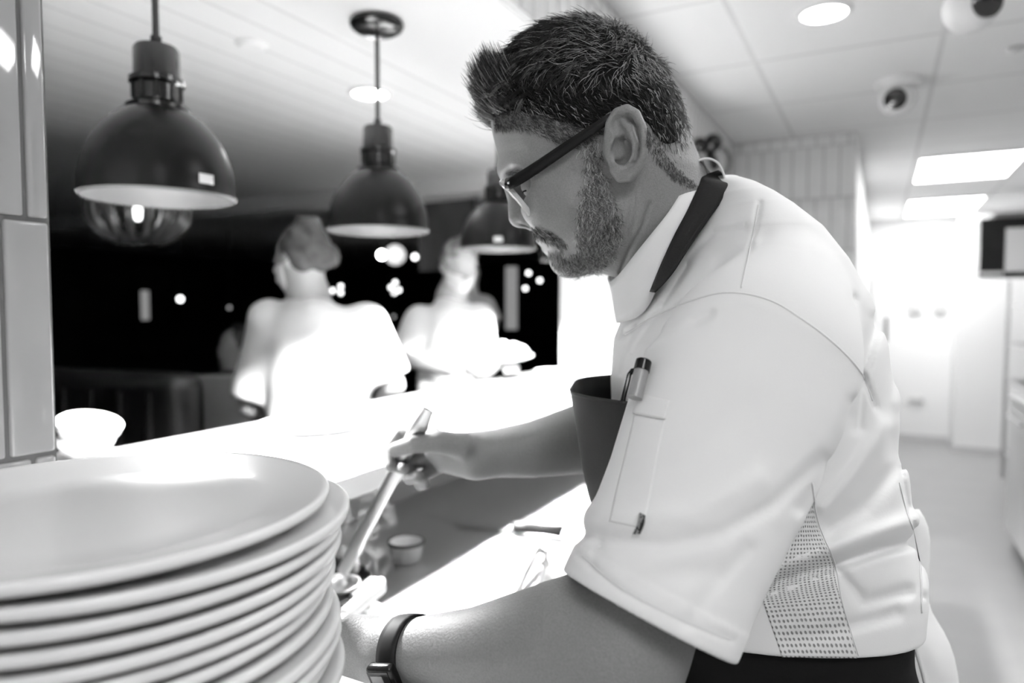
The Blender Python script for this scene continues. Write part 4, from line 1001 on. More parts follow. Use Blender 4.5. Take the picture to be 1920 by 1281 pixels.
# trousers, shoes
def trous_f(P):
    t = torso(P, -.008); t = np.maximum(t, P[:, 2]-1.105); t = smax(t, .80-P[:, 2], .02)
    l = np.minimum(chain(P, [(.28, .665, .92), (.28, .645, .52), (.34, .64, .10)], [.115, .080, .062]), chain(P, [(.28, .83, .92), (.31, .86, .52), (.39, .86, .10)], [.115, .080, .062]))
    t = smin(t, ell(P, (.275, .745, .965), (.150, .185, .13)), .03)
    return smax(smin(t, l, .04), .085-P[:, 2], .004)
sculpt('trousers', trous_f, (.1, .48, .05), (.56, 1.0, 1.14), .005, M_trous, CHEF)
def shoe_f(P):
    d = None
    for b, a in ((.64, .30), (.86, .35)):
        e = smin(ell(P, (a-.06, b, .045), (.095, .048, .042)), ell(P, (a+.05, b, .06), (.07, .042, .06)), .03); d = e if d is None else np.minimum(d, e)
    return smax(d, .002-P[:, 2], .004)
sculpt('shoes', shoe_f, (.05, .52, -.01), (.52, .98, .16), .004, M_black, CHEF)
# white tail of cloth hanging behind his back
rows = [(955, 1700, 1724), (985, 1702, 1744), (1040, 1704, 1746), (1110, 1704, 1737), (1150, 1706, 1746), (1180, 1712, 1770), (1235, 1726, 1793), (1290, 1745, 1800), (1400, 1756, 1806)]
sheet('apron_tie_cloth', [spline([W(q(x0-6, y, .725)), W(q((x0+x1)/2, y, .735+.006*math.sin(y*.05))), W(q(x1, y, .76)), W(q(x1-10, y, .785))], 12) for y, x0, x1 in rows], M_jacket, CHEF, thick=.002, sub=1)

# ---- hair
hair_out = [(914, 238), (904, 214), (898, 194), (898, 178), (906, 162), (918, 150), (928, 134), (946, 112), (980, 80), (1014, 60), (1052, 48), (1100, 43), (1148, 54), (1194, 82), (1237, 128), (1269, 178), (1284, 228), (1294, 280), (1299, 325), (1297, 345), (1235, 400), (1100, 380), (1000, 330), (930, 300)]
hair_reg = [(906, 240), (780, 250), (740, 100), (860, -60), (1000, -160), (1200, -160), (1380, 0), (1440, 220), (1440, 345), (1298, 338), (1276, 322), (1252, 292), (1232, 262), (1212, 232), (1190, 208), (1168, 200), (1142, 214), (1120, 232), (1098, 252), (1075, 252), (1050, 240), (1015, 226), (985, 214), (955, 212), (930, 222)]
HOUT = Map2(lambda g: sd_poly(g, poly(hair_out))).blur(2)
HRpx = Map2(lambda g: sd_poly(g, np.array(hair_reg, float))*5.3e-4, (700, -200), (1480, 520), 3.0)
def HREG(Q):
    Qm = Q.copy(); Qm[:, 2] = np.abs(Qm[:, 2]); x, y = proj(unloc(Qm)); return HRpx(np.stack([x, y], 1))
tuft = [hp(925, 178), hp(900, 178), hp(887, 190), hp(898, 220)]
def hair_f(P):
    Q = loc(P); Q[:, 2] = np.abs(Q[:, 2]); rg = HREG(Q); d = inflate(Q, HOUT, np.interp(-rg, [0, .022], [.0004, .0050])); k_ = OUT(Q[:, :2]); d = np.where(rg > -.022, np.maximum(d, inflate(Q, OUT, np.interp(-rg, [0, .022], [.0012, .0070]))-.0002), d)
    near_front = smax(d, rg, .0015)
    tl = inflate(Q, HOUT, .0)  # keep the quiff narrow
    lim = Q[:, 2]-np.interp(Q[:, 0], [hp(880, 200)[0], hp(925, 200)[0], hp(985, 200)[0]], [.030, .052, .2])
    return smax(near_front, lim, .01)
hair, HV, HQ = sculpt('hair', hair_f, (-.12, .62, 1.44), (.26, .86, 1.79), .0024, M_scalp, CHEF)
def vnormals(V, Qd):
    n = np.cross(V[Qd[:, 2]]-V[Qd[:, 0]], V[Qd[:, 3]]-V[Qd[:, 1]]); N = np.zeros_like(V)
    for k in range(4): np.add.at(N, Qd[:, k], n)
    return N/np.maximum(np.linalg.norm(N, axis=1, keepdims=True), 1e-12)
def strands(name, roots, dirs, nrm, length, curl, width, shade, parent, seg=5, droop=0.0):
    """tapered three-sided hair strands as one mesh with a shade per strand"""
    n = len(roots); P = np.zeros((n, seg+1, 3)); P[:, 0] = roots; d = dirs/np.linalg.norm(dirs, axis=1, keepdims=True)
    side = np.cross(d, nrm); side /= np.maximum(np.linalg.norm(side, axis=1, keepdims=True), 1e-9)
    ph = rng.uniform(0, 6.28, n)
    for s in range(seg):
        P[:, s+1] = P[:, s]+d*(length/seg)[:, None]
        d = d+side*(curl*np.sin(ph+s*.9))[:, None]-nrm*(droop if np.ndim(droop) == 0 else droop[:, None])
        d /= np.linalg.norm(d, axis=1, keepdims=True)
    wd = np.array([1, .95, .85, .7, .5, .25])[np.linspace(0, 5, seg+1).astype(int)]
    up = np.cross(side, dirs); up /= np.maximum(np.linalg.norm(up, axis=1, keepdims=True), 1e-9)
    ring_ = [side, -.5*side+.87*up, -.5*side-.87*up]
    V = np.stack([P+(r[:, None, :]*(width[:, None]*wd[None])[:, :, None]) for r in ring_], 2)     # n,seg+1,3,3
    idx = np.arange(n*(seg+1)*3).reshape(n, seg+1, 3); fs = []
    for k in range(3):
        l = (k+1) % 3; fs.append(np.stack([idx[:, :-1, k], idx[:, :-1, l], idx[:, 1:, l], idx[:, 1:, k]], -1).reshape(-1, 4))
    o = mesh(name, W(V.reshape(-1, 3)), np.concatenate(fs).astype(np.int32), M_hair, parent)
    ca = o.data.color_attributes.new('shade', 'FLOAT_COLOR', 'POINT')
    c = np.repeat(shade, (seg+1)*3); ca.data.foreach_set('color', np.stack([c, c, c, np.ones_like(c)], 1).astype(np.float32).ravel())
    return o
HN = vnormals(HV, HQ); hq_ = loc(HV)
pxm, pym = proj(unloc(np.stack([hq_[:, 0], hq_[:, 1], np.abs(hq_[:, 2])], 1)))
reg = HREG(hq_)
# keep roots off the underside cut
hN = loc(HV+HN)-loc(HV)
out_ok = (reg < .001) & ~((hN[:, 1] < -.75) & (pxm > 930))
def nz2(x, y, s, seed=0):
    return np.sin(x*s+seed)*np.cos(y*s*1.3+seed*2.1)+.5*np.sin(x*s*2.3+y*s*1.7+seed*3)
def hair_dir(px, py, N, w):
    """flow in (u,v): short sides sweep back and down, the top sweeps forward and curls up at the front"""
    n = len(px); side = np.clip((py-110-(px-1000)*.10)/70, 0, 1); side[(px > 1180)] = np.clip((py[px > 1180]-100)/60, 0, 1)
    D_s = np.stack([np.full(n, .75), np.full(n, -.62), np.zeros(n)], 1)
    back = np.clip((px-1180)/70, 0, 1)[:, None]; D_s = D_s*(1-back)+np.array([.25, -1., 0])*back
    D_t = np.stack([-.65-.2*nz2(px, py, .045), -.15+.5*nz2(px, py, .06, 2), .25*nz2(px, py, .05, 4)], 1)
    crown = np.clip((px-1100)/90, 0, 1)[:, None]; D_t = D_t*(1-crown)+np.array([.25, .1, .5])*crown
    fr = np.clip((960-px)/40, 0, 1)[:, None]; D_t = D_t*(1-fr)+np.array([-.5, -.1, 0])*fr
    D = D_s*side[:, None]+D_t*(1-side[:, None])
    D = D-N*(D*N).sum(1, keepdims=True); D /= np.maximum(np.linalg.norm(D, axis=1, keepdims=True), 1e-9)
    return D, side
ids = rng.choice(np.flatnonzero(out_ok), 15000); jit = rng.normal(0, .0009, (15000, 3))
rt = hq_[ids]+jit; Nh = hN[ids]; D, side = hair_dir(pxm[ids], pym[ids], Nh, rt[:, 2]*np.sign(rt[:, 2]+1e-9))
D = D+rng.normal(0, .20, D.shape); tuftm = (pxm[ids] < 935)
lift = np.where(side > .5, .30, .34); lift[tuftm] = .25
D[tuftm] = np.array([-.25, .35, 0])+rng.normal(0, .35, (tuftm.sum(), 3))
hd_ = D/np.linalg.norm(D, axis=1, keepdims=True)+Nh*lift[:, None]
ln = np.where(side > .5, rng.uniform(.007, .012, len(ids)), rng.uniform(.012, .022, len(ids)))
ln[side > .95] *= .8
g_ = np.clip(.030+.05*rng.random(len(ids))**3, 0, 1); lite = rng.random(len(ids)) < (.12+.25*((pxm[ids] > 1060) & (pym[ids] < 150))); g_[lite] = rng.uniform(.2, .7, lite.sum())  # scattered grey hairs, plus extra pale ones painting highlights on the crown
def toP(Qx): return unloc(Qx)
def vec(Qd): return Qd[:, :1]*np.append(eu, 0)+Qd[:, 2:3]*np.append(el, 0)+Qd[:, 1:2]*np.array([0, 0, 1])
# quiff: longer hairs fanning up and forward from the front hairline, and loose locks over the top
qi = np.flatnonzero((pxm > 900) & (pxm < 960) & (pym > 125) & (pym < 240) & out_ok); qs = rng.choice(qi, 2600)
qr = hq_[qs]+rng.normal(0, .001, (len(qs), 3)); f01 = (240-pym[qs])/115
qd_ = np.stack([-.75+.25*f01, .15+.75*f01, rng.normal(0, .25, len(qs))], 1)+rng.normal(0, .12, (len(qs), 3)); qN = np.tile([.25, -.9, 0.], (len(qs), 1))
strands('quiff_strands', toP(qr), vec(qd_), vec(qN), rng.uniform(.014, .030, len(qs)), np.full(len(qs), .06), np.full(len(qs), .00030), np.where(rng.random(len(qs)) < .2, .22, .02), hair, 7, .16)
lk = rng.choice(np.flatnonzero(out_ok & (pxm > 930) & (pxm < 1110) & (pym < 185)), 170)
LR = []; LD = []; LN_ = []
for i in lk:
    d0, _ = hair_dir(pxm[i:i+1], np.array([min(pym[i], 90.)]), hN[i:i+1], 0); m_ = 26
    LR.append(hq_[i]+rng.normal(0, .0013, (m_, 3))); LD.append(np.repeat(d0+np.array([[-.25, -.45, 0]])+rng.normal(0, .25, (1, 3)), m_, 0)+rng.normal(0, .05, (m_, 3))+hN[i]*.22); LN_.append(np.repeat(hN[i:i+1], m_, 0))
LR, LD, LN_ = map(np.concatenate, (LR, LD, LN_)); gk = np.repeat(rng.choice([.012, .02, .05, .16], len(lk)), 26)
strands('hair_locks', toP(LR), vec(LD), vec(LN_), rng.uniform(.015, .026, len(LR)), np.full(len(LR), .03), np.full(len(LR), .00028), gk*rng.uniform(.6, 1.5, len(LR)), hair, 7, .13)
strands('hair_strands', toP(rt), vec(hd_), vec(Nh), ln, np.full(len(ids), .22), np.full(len(ids), .00026), g_, hair, 5, np.where(side > .5, .06, .10))
# short faded hair on the scalp just below the hairline, beard and moustache
BN = vnormals(BV, BQ); bl = loc(BV); bn = loc(BV+BN)-loc(BV)
inh = (BV[:, 2] > 1.38) & (BV[:, 1] > .60) & (BV[:, 1] < .87) & (BV[:, 0] < .26)
idx_ = np.flatnonzero(inh); mq = bl[idx_].copy(); mq[:, 2] = np.abs(mq[:, 2]); mpx, mpy = proj(unloc(mq))
PX2 = np.stack([mpx, mpy], 1)
beard_poly = np.array([(1092, 262), (1118, 262), (1128, 300), (1136, 340), (1152, 375), (1166, 405), (1162, 445), (1150, 480), (1128, 506), (1090, 514), (1050, 508), (1036, 490), (1030, 474), (1046, 470), (1066, 478), (1084, 470), (1080, 440), (1082, 400), (1090, 360), (1096, 320)], float)
must_poly = np.array([(1001, 424), (1020, 430), (1042, 442), (1060, 458), (1052, 466), (1036, 456), (1018, 450), (1004, 446), (996, 432)], float)
sdB = sd_poly(PX2, beard_poly); sdM = sd_poly(PX2, must_poly)
mid = np.abs(bl[idx_][:, 2])
okB = (sdB < 3+4*rng.random(len(idx_))) & (rng.random(len(idx_)) < np.clip(.35-sdB*.05, .12, 1)); okM = (sdM < 2)
okF = (sd_poly(PX2, np.array([(1212, 240), (1236, 272), (1256, 302), (1280, 326), (1304, 345), (1300, 352), (1262, 335), (1232, 300), (1212, 268)], float)) < 2)
okF2 = (sd_poly(PX2, np.array([(926, 206), (985, 192), (1050, 214), (1098, 232), (1128, 244), (1090, 275), (1040, 262), (975, 238), (930, 240)], float)) < 3)
def grow(mask, n, d0, lmin, lmax, gl, name, par, lift, wd=.00022, curl=.30):
    c = np.flatnonzero(mask)
    if not len(c): return
    s_ = idx_[rng.choice(c, n)]; r_ = bl[s_]+rng.normal(0, .0007, (n, 3)); N_ = bn[s_]
    D_ = np.tile(np.array(d0, float), (n, 1)); D_[:, 2] *= np.sign(r_[:, 2]); D_ = D_+rng.normal(0, .32, D_.shape)
    D_ = D_-N_*(D_*N_).sum(1, keepdims=True); D_ /= np.maximum(np.linalg.norm(D_, axis=1, keepdims=True), 1e-9)
    gg = gl(n)
    strands(name, toP(r_), vec(D_+N_*lift), vec(N_), rng.uniform(lmin, lmax, n), np.full(n, curl), np.full(n, wd), gg, par, 5, .05)
def mix(pl, lo=.03, hi=.6):
    def f(n):
        g = rng.uniform(lo, lo+.05, n); m = rng.random(n) < pl; g[m] = rng.uniform(.25, hi, m.sum()); return g
    return f
grow(okB, 7000, (.10, -1, 0), .005, .010, mix(.45, .03, .9), 'beard', CHEF, .42, .00017, .50)
grow(okM, 1300, (.55, -.8, .3), .004, .008, mix(.35), 'moustache', CHEF, .35, .00020, .25)
grow(okF, 2200, (.1, -1, 0), .003, .005, mix(.2, .05, .3), 'nape_fade', hair, .15)
grow(okF2, 4200, (.8, -.6, 0), .004, .008, mix(.15, .02, .3), 'temple_fade', hair, .18)
eb = sd_poly(PX2, np.array([(946, 328), (960, 320), (985, 316), (1010, 320), (1010, 325), (985, 323), (962, 328), (950, 334)], float)) < 1
grow(eb, 260, (.7, .2, .4), .004, .008, mix(.35), 'eyebrow', CHEF, .3)
# eyes: dark lashes on the lowered lids
el_ = []
for sgn in (1, -1):
    c = f_['eye'].copy(); m_ = MB(); pts = []
    for t in np.linspace(-.9, .9, 10):
        p = c+np.array([-.0128*math.cos(t)*.80, -.0128*.55, .0128*math.sin(t)*.95]); p[2] *= sgn; pts.append(W(unloc(p[None])[0]))
    m_.tube(pts, .0009, 6).build('lashes', M_frame, CHEF, smooth=True)

# ---- glasses
gl_ = empty('glasses', base(CHEF), None); gl_.parent = CHEF; gl_.location = (0, 0, 0)
gl_.name = 'glasses'
top = hp(943, 345, .033); bot = hp(999, 411, .033); gt = (bot-top); gh = np.linalg.norm(gt)/2; gt = gt/np.linalg.norm(gt); gc = (top+bot)/2
for sgn in (1, -1):
    pts = []; gwv = np.array([0, 0, 1.])
    cc = gc.copy(); cc[2] = .0335
    for a in np.linspace(0, 2*math.pi, 41)[:-1]:
        ca, sa = math.cos(a), math.sin(a); k = (abs(ca)**3.2+abs(sa)**3.2)**(-1/3.2)
        p = cc+gt*gh*k*sa+gwv*.0265*k*ca+np.array([.006, 0, 0])*((k*ca)**2)*.35; p[2] *= sgn; pts.append(W(unloc(p[None])[0]))
    P_ = [Vector(p.tolist()) for p in pts]; nn = np.cross(gt, gwv); nvec = Vector(W(vec(nn[None]))[0].tolist())
    MB().tube(P_+[P_[0]], .0030, 8, caps=False).build('frame_rim', M_clear, gl_, smooth=True)
    MB().tube(P_[22:40], .0026, 8).build('brow_bar', M_frame, gl_, smooth=True)
    ctr = sum(P_, Vector())/len(P_)
    m_ = MB(); bm = m_.bm; R0 = [bm.verts.new(p+nvec*.0006) for p in P_]; R1 = [bm.verts.new(p-nvec*.0006) for p in P_]
    bm.faces.new(R0); bm.faces.new(R1[::-1])
    for i in range(40): bm.faces.new((R0[i], R1[i], R1[(i+1) % 40], R0[(i+1) % 40]))
    m_.build('lens', M_lens, gl_)
    arm = [hp(949, 345, .062), hp(960, 342, .068), hp(985, 328, .0715), hp(1030, 298, .075), hp(1080, 264, .079), hp(1120, 237, .0815), hp(1150, 219, .081), hp(1178, 228, .076)]
    ap = []
    for p in arm: p = p.copy(); p[2] *= sgn; ap.append(Vector(W(unloc(p[None])[0]).tolist()))
    ap2 = [Vector(v) for v in spline([list(v) for v in ap], 30)]; rad = np.interp(np.linspace(0, 1, 30), [0, .1, .5, .8, 1], [.0060, .0062, .0054, .0042, .003])
    MB().tube(ap2, list(rad), 8, flat=(1.0, .36, Vector((0, 0, 1)))).build('temple_arm', M_frame, gl_, smooth=True)
    rv = MB().tube([ap2[2]-Vector(W(vec(np.array([[0, 0, -sgn*.0025]])))[0].tolist()), ap2[3]-Vector(W(vec(np.array([[0, 0, -sgn*.0025]])))[0].tolist())], .0012, 8).build('hinge_rivet', M_steel, gl_, smooth=True)
bp = [hp(953, 350, 0)+np.array([.001, 0, s]) for s in (-.008, -.003, .003, .008)]
MB().tube([Vector(W(unloc(p[None])[0]).tolist()) for p in bp], .002, 8).build('bridge', M_frame, gl_, smooth=True)

# ---- wrist watch on the near arm
wc = ARM['wr']*.85+ARM['f2']*.15; wd_ = (ARM['f2']-ARM['wr']); wd_ /= np.linalg.norm(wd_)
wt = empty('wrist_watch', base(CHEF), None); wt.parent = CHEF; wt.location = (0, 0, 0)
tc_ = np.array([0, -.985, -.12]); tc_ -= wd_*(tc_ @ wd_); tc_ /= np.linalg.norm(tc_); ts_ = np.cross(wd_, tc_)
rr_ = .0305; G = []
for s in np.linspace(-1, 1, 5):
    G.append([W(wc+wd_*(s*.0098)+(tc_*math.cos(a)+ts_*math.sin(a))*(rr_+.0004+(.0012 if abs(a-math.pi) > 3.14 else 0)-.0006*abs(s))) for a in np.linspace(0, 2*math.pi, 49)[:-1]])
sheet('watch_band', G, mat('watch_band_dark', .012, .6, spec=.2), wt, thick=.0022, closed=True)
R3 = np.stack([wd_, ts_, tc_], 1); Wm = Matrix([list(W(R3[:, k])) for k in range(3)]).transposed().to_4x4(); Wm.translation = Vector(W(wc).tolist())
MB().box((-.0135, -.0185, rr_-.001), (.0135, .0185, rr_+.0095), bev=.004, M=Wm, seg=4).build('watch_case', M_black, wt, smooth=True)
MB().box((-.0108, -.0155, rr_+.0096), (.0108, .0155, rr_+.0101), bev=.0002, M=Wm).build('watch_screen', M_glassk, wt)
mk = mat('watch_digits', .6, .5, emit=.25)
for k, (x0, y0, x1, y1) in enumerate([(-.008, -.012, .004, -.006), (-.008, -.003, .008, -.0024), (-.004, .001, .006, .003)]):
    MB().box((x0, y0, rr_+.0102), (x1, y1, rr_+.0104), M=Wm).build('screen_readout', mk if k else mat('screen_patch', .25, .4), wt)

# ---- pen in the sleeve pocket
p0, n0 = cast(JT, 1222, 684, .0078); p1, n1 = cast(JT, 1205, 745, .0070)
P0 = Vector(W(np.array(p0)).tolist()); P1 = Vector(W(np.array(p1)).tolist()); dv = (P1-P0).normalized(); nv = Vector((W(np.array(n0))).tolist())
pen = empty('marker_pen', P1, 'thick grey marker pen with a black clip in the chef\'s sleeve pocket', 'pen')
MB().tube([P0+dv*.0085, P0+dv*.031], .0056, 20).build('barrel', mat('pen_grey', .30, .35), pen, smooth=True)
MB().tube([P0, P0+dv*.0008, P0+dv*.009], [.0052, .0060, .0062], 20).build('cap_end', M_black, pen, smooth=True)
sdv = dv.cross(nv).normalized()
if sdv.dot(Vector(W(np.array([-1., 0, 0])).tolist())) < 0: sdv = -sdv
MB().tube([P0+dv*.007+sdv*.004, P0+dv*.0085+sdv*.0085+nv*.002, P0+dv*.012+sdv*.0098+nv*.003, P0+dv*.031+sdv*.0096+nv*.003, P0+dv*.0345+sdv*.0092+nv*.003], [.0016, .0021, .0019, .0019, .0023], 10, flat=(1, 1, nv)).build('clip', M_black, pen, smooth=True)

# ---- ladle in the far hand
L0 = q(803, 768, .838); L1 = q(642, 1074, 1.083)
ld = empty('ladle', W(q(640, 1085, 1.09)).tolist(), 'long shiny steel ladle held upright in the chef\'s far hand', 'ladle')
pts = [Vector(W(L0*(1-t)+L1*t+np.array([0, .004*math.sin(t*3.1), 0])).tolist()) for t in np.linspace(0, 1, 14)]
axd = (pts[-1]-pts[0]).normalized(); fl = Vector(W(np.array([0., 1., 0])).tolist())
MB().tube(pts, list(np.interp(np.linspace(0, 1, 14), [0, .03, .1, .5, 1], [.007, .0105, .0110, .0090, .0100])), 12, flat=(.25, 1, fl)).build('handle', M_steel, ld, smooth=True, auto=60)
bc = Vector(W(q(628, 1092, 1.085)).tolist())
Mb = Matrix.Translation(bc)
MB().lathe([(.040*math.sin(a), -.030*math.cos(a)) for a in np.linspace(0, 1.55, 12)]+[(.0385*math.sin(a), -.0285*math.cos(a)) for a in np.linspace(1.55, 0, 12)], 36, M=Mb).build('bowl', M_steel, ld, smooth=True)
# ================================================================== the other people
M_skin2 = mat('skin_light', .34, .5, bump=(60, .05, .001))
M_shirt = mat('white_tshirt', .93, .85, bump=(40, .15, .004))
M_shirtg = mat('grey_tshirt', .34, .85, bump=(40, .15, .004))
M_hairb = mat('brown_hair', .004, .7, vary=(28, .03, .12), bump=(34, .5, .01))
M_hairl = mat('fair_hair', .05, .6, vary=(26, .20, .12), bump=(34, .5, .01))
M_maskw = mat('face_mask', .80, .8, bump=(200, .1, .0005))
M_dark = mat('dark_clothes', .02, .85)
def fold(P, s, a): return a*(np.sin(P[:, 0]*s+P[:, 2]*s*.5)*np.sin(P[:, 2]*s*.35+P[:, 1]*s*.4))
def staff(b, hd, hr, fdir, neck, shl, shr, thick, arms, hands, hip, label, hairf, hairm, mask=None, shirt=None, tz=.66, h=.009, group=None, apron=True, tw=.15, waist=1.0):
    """a standing person; fdir = (a, b, z) where the face points; arms = [(shoulder, elbow, wrist)], body frame"""
    hd = np.array(hd); f = np.array(fdir, float); f /= np.linalg.norm(f); up = np.array([0, 0, 1.]); sd = np.cross(f, up); sd /= np.linalg.norm(sd); u2 = np.cross(sd, f)
    R = np.stack([sd, f, u2]); base_ = W(np.array([hip[0], hip[1], 0]))
    t = empty('person', (base_[0], base_[1], 0), label, 'person', group)
    H_ = lambda x, y, z: hd+sd*x+f*y+u2*z
    foot = [np.array([hip[0]+s*.10, hip[1], .05]) for s in (-1, 1)]
    def headf(P):
        d = ell(P, H_(0, -.012, .022), (.074, .092, .098), R)
        d = smin(d, ell(P, H_(0, .022, -.045), (.052, .062, .070), R), .04)
        d = smin(d, chain(P, [H_(0, .080, .010), H_(0, .098, -.018)], [.009, .014]), .012)
        for s in (-1, 1):
            d = smax(d, -ell(P, H_(s*.031, .094, .012), (.014, .012, .010), R), .012)
            d = smin(d, ell(P, H_(s*.031, .076, .010), (.0125, .0125, .0125), R), .003)
            d = smin(d, ell(P, H_(s*.076, -.008, -.004), (.008, .018, .030), R), .006)
        d = smin(d, cap(P, H_(-.02, .083, -.058), H_(.02, .083, -.058), .006), .01)
        return smin(d, cap(P, H_(0, -.02, -.06), np.array(neck), .052, .056), .03)
    def bodyf(P):
        d = headf(P)
        d = smin(d, chain(P, [neck, (np.array(neck)+np.array(hip))/2, hip], [.06, thick*.7, thick*.8]), .06)
        for ft in foot: d = smin(d, chain(P, [np.array([ft[0], ft[1], hip[2]-.05]), np.array([ft[0], ft[1]+.01, .5]), ft], [.075, .05, .04]), .03)
        for (S, E, Wr), hn in zip(arms, hands):
            S, E, Wr = map(np.array, (S, E, Wr))
            d = smin(d, chain(P, [S, E, Wr], [.045, .040, .028]), .03)
            dr = (Wr-E)/np.linalg.norm(Wr-E); s2 = np.cross(dr, hn); s2 /= np.linalg.norm(s2); n2 = np.cross(s2, dr)
            d = smin(d, ell(P, Wr+dr*.05, (.034, .050, .018), np.stack([s2, dr, n2])), .02)
            for k in range(4):
                b0 = Wr+dr*.085+s2*(-.028+.0187*k); d = smin(d, chain(P, [b0, b0+dr*(.035)-n2*.008, b0+dr*(.055-.004*abs(k-1))-n2*.026], [.0095, .0088, .0078]), .006)
            d = smin(d, chain(P, [Wr+dr*.02-s2*.025, Wr+dr*.055-s2*.052, Wr+dr*.085-s2*.052-n2*.015], [.014, .011, .009]), .01)
        return d
    lo = np.min([hd-.3, np.array(shl)-.35, np.array(shr)-.35], 0); hi = np.max([hd+.3, np.array(shl)+.35, np.array(shr)+.35], 0)
    for A in arms: lo = np.minimum(lo, np.min(A, 0)-.2); hi = np.maximum(hi, np.max(A, 0)+.2)
    lo[2] = 0; sculpt('body', bodyf, lo, hi, h, M_skin2, t)
    zs = (shl[2]+shr[2])/2; c = (np.array(shl)+np.array(shr))/2; ax = np.array(shr)-np.array(shl); hwid = np.linalg.norm(ax[:2])/2; ax = ax/np.linalg.norm(ax); bx = np.cross(ax, up); bx /= np.linalg.norm(bx)
    def shirtf(P):
        v = P-c; x = v @ ax; y = v @ bx; z = P[:, 2]
        kk = np.clip((zs-z)/.5, 0, 1); cx = (np.array(hip)-c) @ ax*kk; cy = (np.array(hip)-c) @ bx*kk
        k = np.sqrt(((x-cx)/(hwid*(1-.10*kk)))**2+((y-cy)/(thick*(1+.15*kk)))**2); d = (k-1)*thick
        d = smax(d, (z-zs-.02)+np.abs(x)*.22-.03, .06); d = np.maximum(d, waist-z)
        for (S, E, Wr) in arms:
            S, E = np.array(S), np.array(E); e = cap(P, S+(S-E)*.05, E, .070, .074); tt = (P-S) @ (E-S)/((E-S) @ (E-S)); d = smin(d, smax(e, (tt-.88)*np.linalg.norm(E-S), .01), .05)
        d = smin(d, cap(P, np.array(neck)-np.array([0, 0, .03]), np.array(neck)-np.array([0, 0, .06]), .075, .10), .04)
        d = smax(d, -cap(P, np.array(neck)-np.array([0, 0, .0]), np.array(neck)+(hd-np.array(neck))*.6, .066, .085), .006)
        return d+fold(P, 26, .004)+fold(P+1, 47, .0015)
    sculpt('tshirt', shirtf, lo, hi, h, shirt or M_shirt, t)
    sculpt('hair', lambda P: hairf(P, H_, R, headf), hd-.32, hd+.25, h*.8, hairm, t)
    if mask:
        mf = lambda P: smax(smax(headf(P)-.006, -(headf(P)-.002), .001), -((P-H_(0, .03, 0)) @ f), .004)
        def mk_(P):
            d = smax(headf(P)-.007, .022-((P-hd) @ f), .004); d = smax(d, (P-H_(0, 0, -.012)) @ u2, .004); return smax(d, -((P-H_(0, 0, -.115)) @ u2), .006)
        mo = sculpt('face_mask', mk_, hd-.18, hd+.18, .0045, M_maskw, t)[0]
        for s in (-1, 1):
            MB().tube([W(H_(s*.072, .03, -.03)), W(H_(s*.083, .0, -.02)), W(H_(s*.086, -.03, -.01))], .0016, 6).build('ear_loop', M_maskw, mo)
    def pants(P):
        d = chain(P, [np.array(hip)-np.array([.04, 0, .05]), np.array(hip)+np.array([.04, 0, -.05])], [thick*1.02, thick*1.02])
        for ft in foot: d = smin(d, chain(P, [np.array([ft[0], ft[1], hip[2]-.05]), np.array([ft[0], ft[1]+.01, .5]), ft], [.095, .07, .06]), .04)
        return smax(smax(d, P[:, 2]-(waist+.03), .01), .09-P[:, 2], .01)
    sculpt('trousers', pants, np.array(hip)*[1, 1, 0]-[.35, .35, 0], np.array(hip)*[1, 1, 0]+[.35, .35, 1.2], .010, M_dark, t)
    sculpt('shoes', lambda P: smax(np.minimum(*[ell(P, ft+f*[1, 1, 0]*.05-np.array([0, 0, .01]), (.055, .12, .05), np.stack([np.cross(f*[1, 1, 0]/np.linalg.norm(f[:2]), up), f*[1, 1, 0]/np.linalg.norm(f[:2]), up])) for ft in foot]), .002-P[:, 2], .004),
           np.array(hip)*[1, 1, 0]-[.3, .3, 0], np.array(hip)*[1, 1, 0]+[.3, .3, .15], .008, M_black, t)
    return t
# near waitress, seen from behind, looking left
def hair1(P, H_, R, hf):
    d = smax(hf(P)-.014, -(.020*1-((P-H_(0, 0, 0)) @ (-R[1]))-.052), .01)           # cap over crown and back
    d = ell(P, H_(0, -.030, .028), (.086, .088, .100), R)
    d = smax(d, ((P-H_(0, .040, .02)) @ R[1])+((P-H_(0, 0, 0)) @ R[2])*-.5, .02)
    d = smin(d, ell(P, H_(.02, -.115, .0), (.042, .036, .045), R), .02); d = smin(d, ell(P, H_(.0, -.055, .118), (.042, .040, .030), R), .02)
    return d+fold(P, 90, .005)
b1 = 2.42
staff(b1, q(562, 488, b1), 1, (-.86, .42, -.12), q(580, 556, b1+.01), q(497, 590, b1), q(697, 596, b1-.02), .125,
      [(q(502, 606, b1), q(470, 762, b1+.03), q(520, 800, b1+.24)), (q(692, 612, b1-.02), q(738, 722, b1), q(700, 790, b1+.24))], [np.array([0, 0, 1.])]*2, q(600, 830, b1),
      'waitress in a white t-shirt with pinned-up dark hair, back to the pass, nearest at left', hair1, M_hairb, mask=True, group=None)
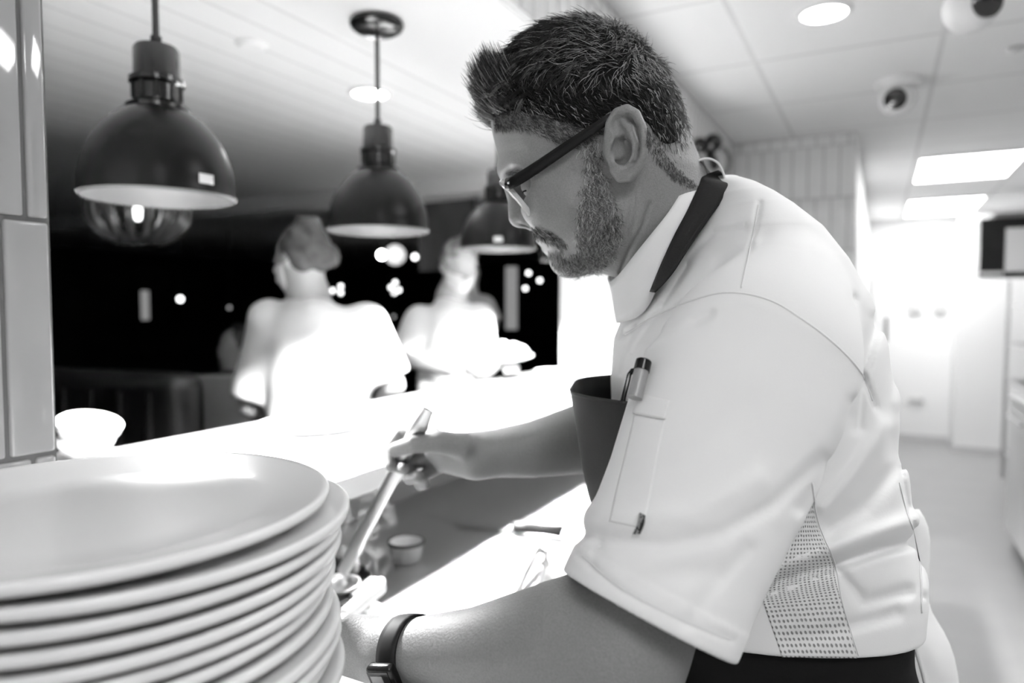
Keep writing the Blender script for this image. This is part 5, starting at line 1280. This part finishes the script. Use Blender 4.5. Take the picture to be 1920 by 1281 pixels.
# second waitress with a ponytail, carrying plates
def hair2(P, H_, R, hf):
    d = ell(P, H_(0, -.022, .030), (.083, .092, .098), R)
    d = smax(d, ((P-H_(0, .030, .03)) @ R[1])+((P-H_(0, 0, 0)) @ R[2])*-.45, .02)
    tail = chain(P, [H_(-.03, -.09, .085), H_(-.055, -.135, .02), H_(-.06, -.14, -.07), H_(-.05, -.13, -.13)], [.030, .036, .030, .010])
    return smin(d, tail, .015)+fold(P, 90, .0045)
b2 = 3.15
staff(b2, q(862, 500, b2), 1, (.42, -.80, -.42), q(846, 560, b2+.03), q(783, 592, b2), q(902, 588, b2+.05), .12,
      [(q(786, 604, b2), q(757, 672, b2-.03), q(840, 694, b2-.20)), (q(900, 600, b2+.05), q(905, 672, b2+.02), q(935, 680, b2-.14))], [np.array([0, 0, 1.])]*2, q(835, 790, b2),
      'waitress with a fair ponytail and face mask carrying plates of food', hair2, M_hairl, mask=True)
b3 = 3.85
staff(b3, q(872, 512, b3), 1, (.5, .6, -.1), q(876, 560, b3), q(842, 574, b3), q(908, 572, b3), .12,
      [(q(846, 584, b3), q(840, 640, b3), q(850, 660, b3+.2)), (q(908, 578, b3), q(922, 612, b3-.02), q(905, 636, b3-.20))], [np.array([0, 0, 1.])]*2, q(880, 720, b3),
      'person in a grey short-sleeved top almost hidden behind the ponytailed waitress', hair1, M_hairb, shirt=M_shirtg, h=.011)
# diner seated far behind
b4 = 4.0
staff(b4, q(438, 655, b4), 1, (-.5, -.8, -.1), q(438, 690, b4), q(400, 712, b4), q(478, 712, b4), .12,
      [(q(402, 722, b4), q(396, 790, b4), q(420, 800, b4-.18)), (q(476, 722, b4), q(482, 790, b4), q(455, 800, b4-.18))], [np.array([0, 0, 1.])]*2, q(438, 860, b4),
      'dim diner in dark clothes beyond the grey chair at left', hair1, M_hairb, shirt=M_dark, h=.012, waist=.62)
# plates of food she carries
c = W(q(950, 676, b2-.20)); pf = crock('dinner_plate', plate_prof(.115, .018), c.tolist(), M_cup, 'white plate heaped with pale food, held out at right by the ponytailed waitress', 'plate')
pf.rotation_euler = (.08, -.05, 0)
for i, (dx, dy, dz, r) in enumerate([(-.05, .02, .028, .034), (.0, -.03, .034, .038), (.05, .02, .03, .036), (.01, .04, .04, .034), (.08, -.01, .026, .028), (-.02, 0, .052, .03)]):
    o = MB().lathe([(r*math.sin(a)*(1+.08*math.sin(a*5+i)), -r*.75*math.cos(a)) for a in np.linspace(0, math.pi, 12)], 14).build('bread_roll', M_cup, smooth=True)
    o.location = (c[0]+dx, c[1]+dy, c[2]+dz+.012); tag(o, 'pale round roll heaped on the plate the ponytailed waitress holds out', 'bread roll', 'rolls on the carried plate')
c = W(q(902, 706, b2-.24)); crock('serving_bowl', bowlp(.085, .06, .04), c.tolist(), M_cup, 'white bowl in the crook of the ponytailed waitress\'s arm', 'bowl')
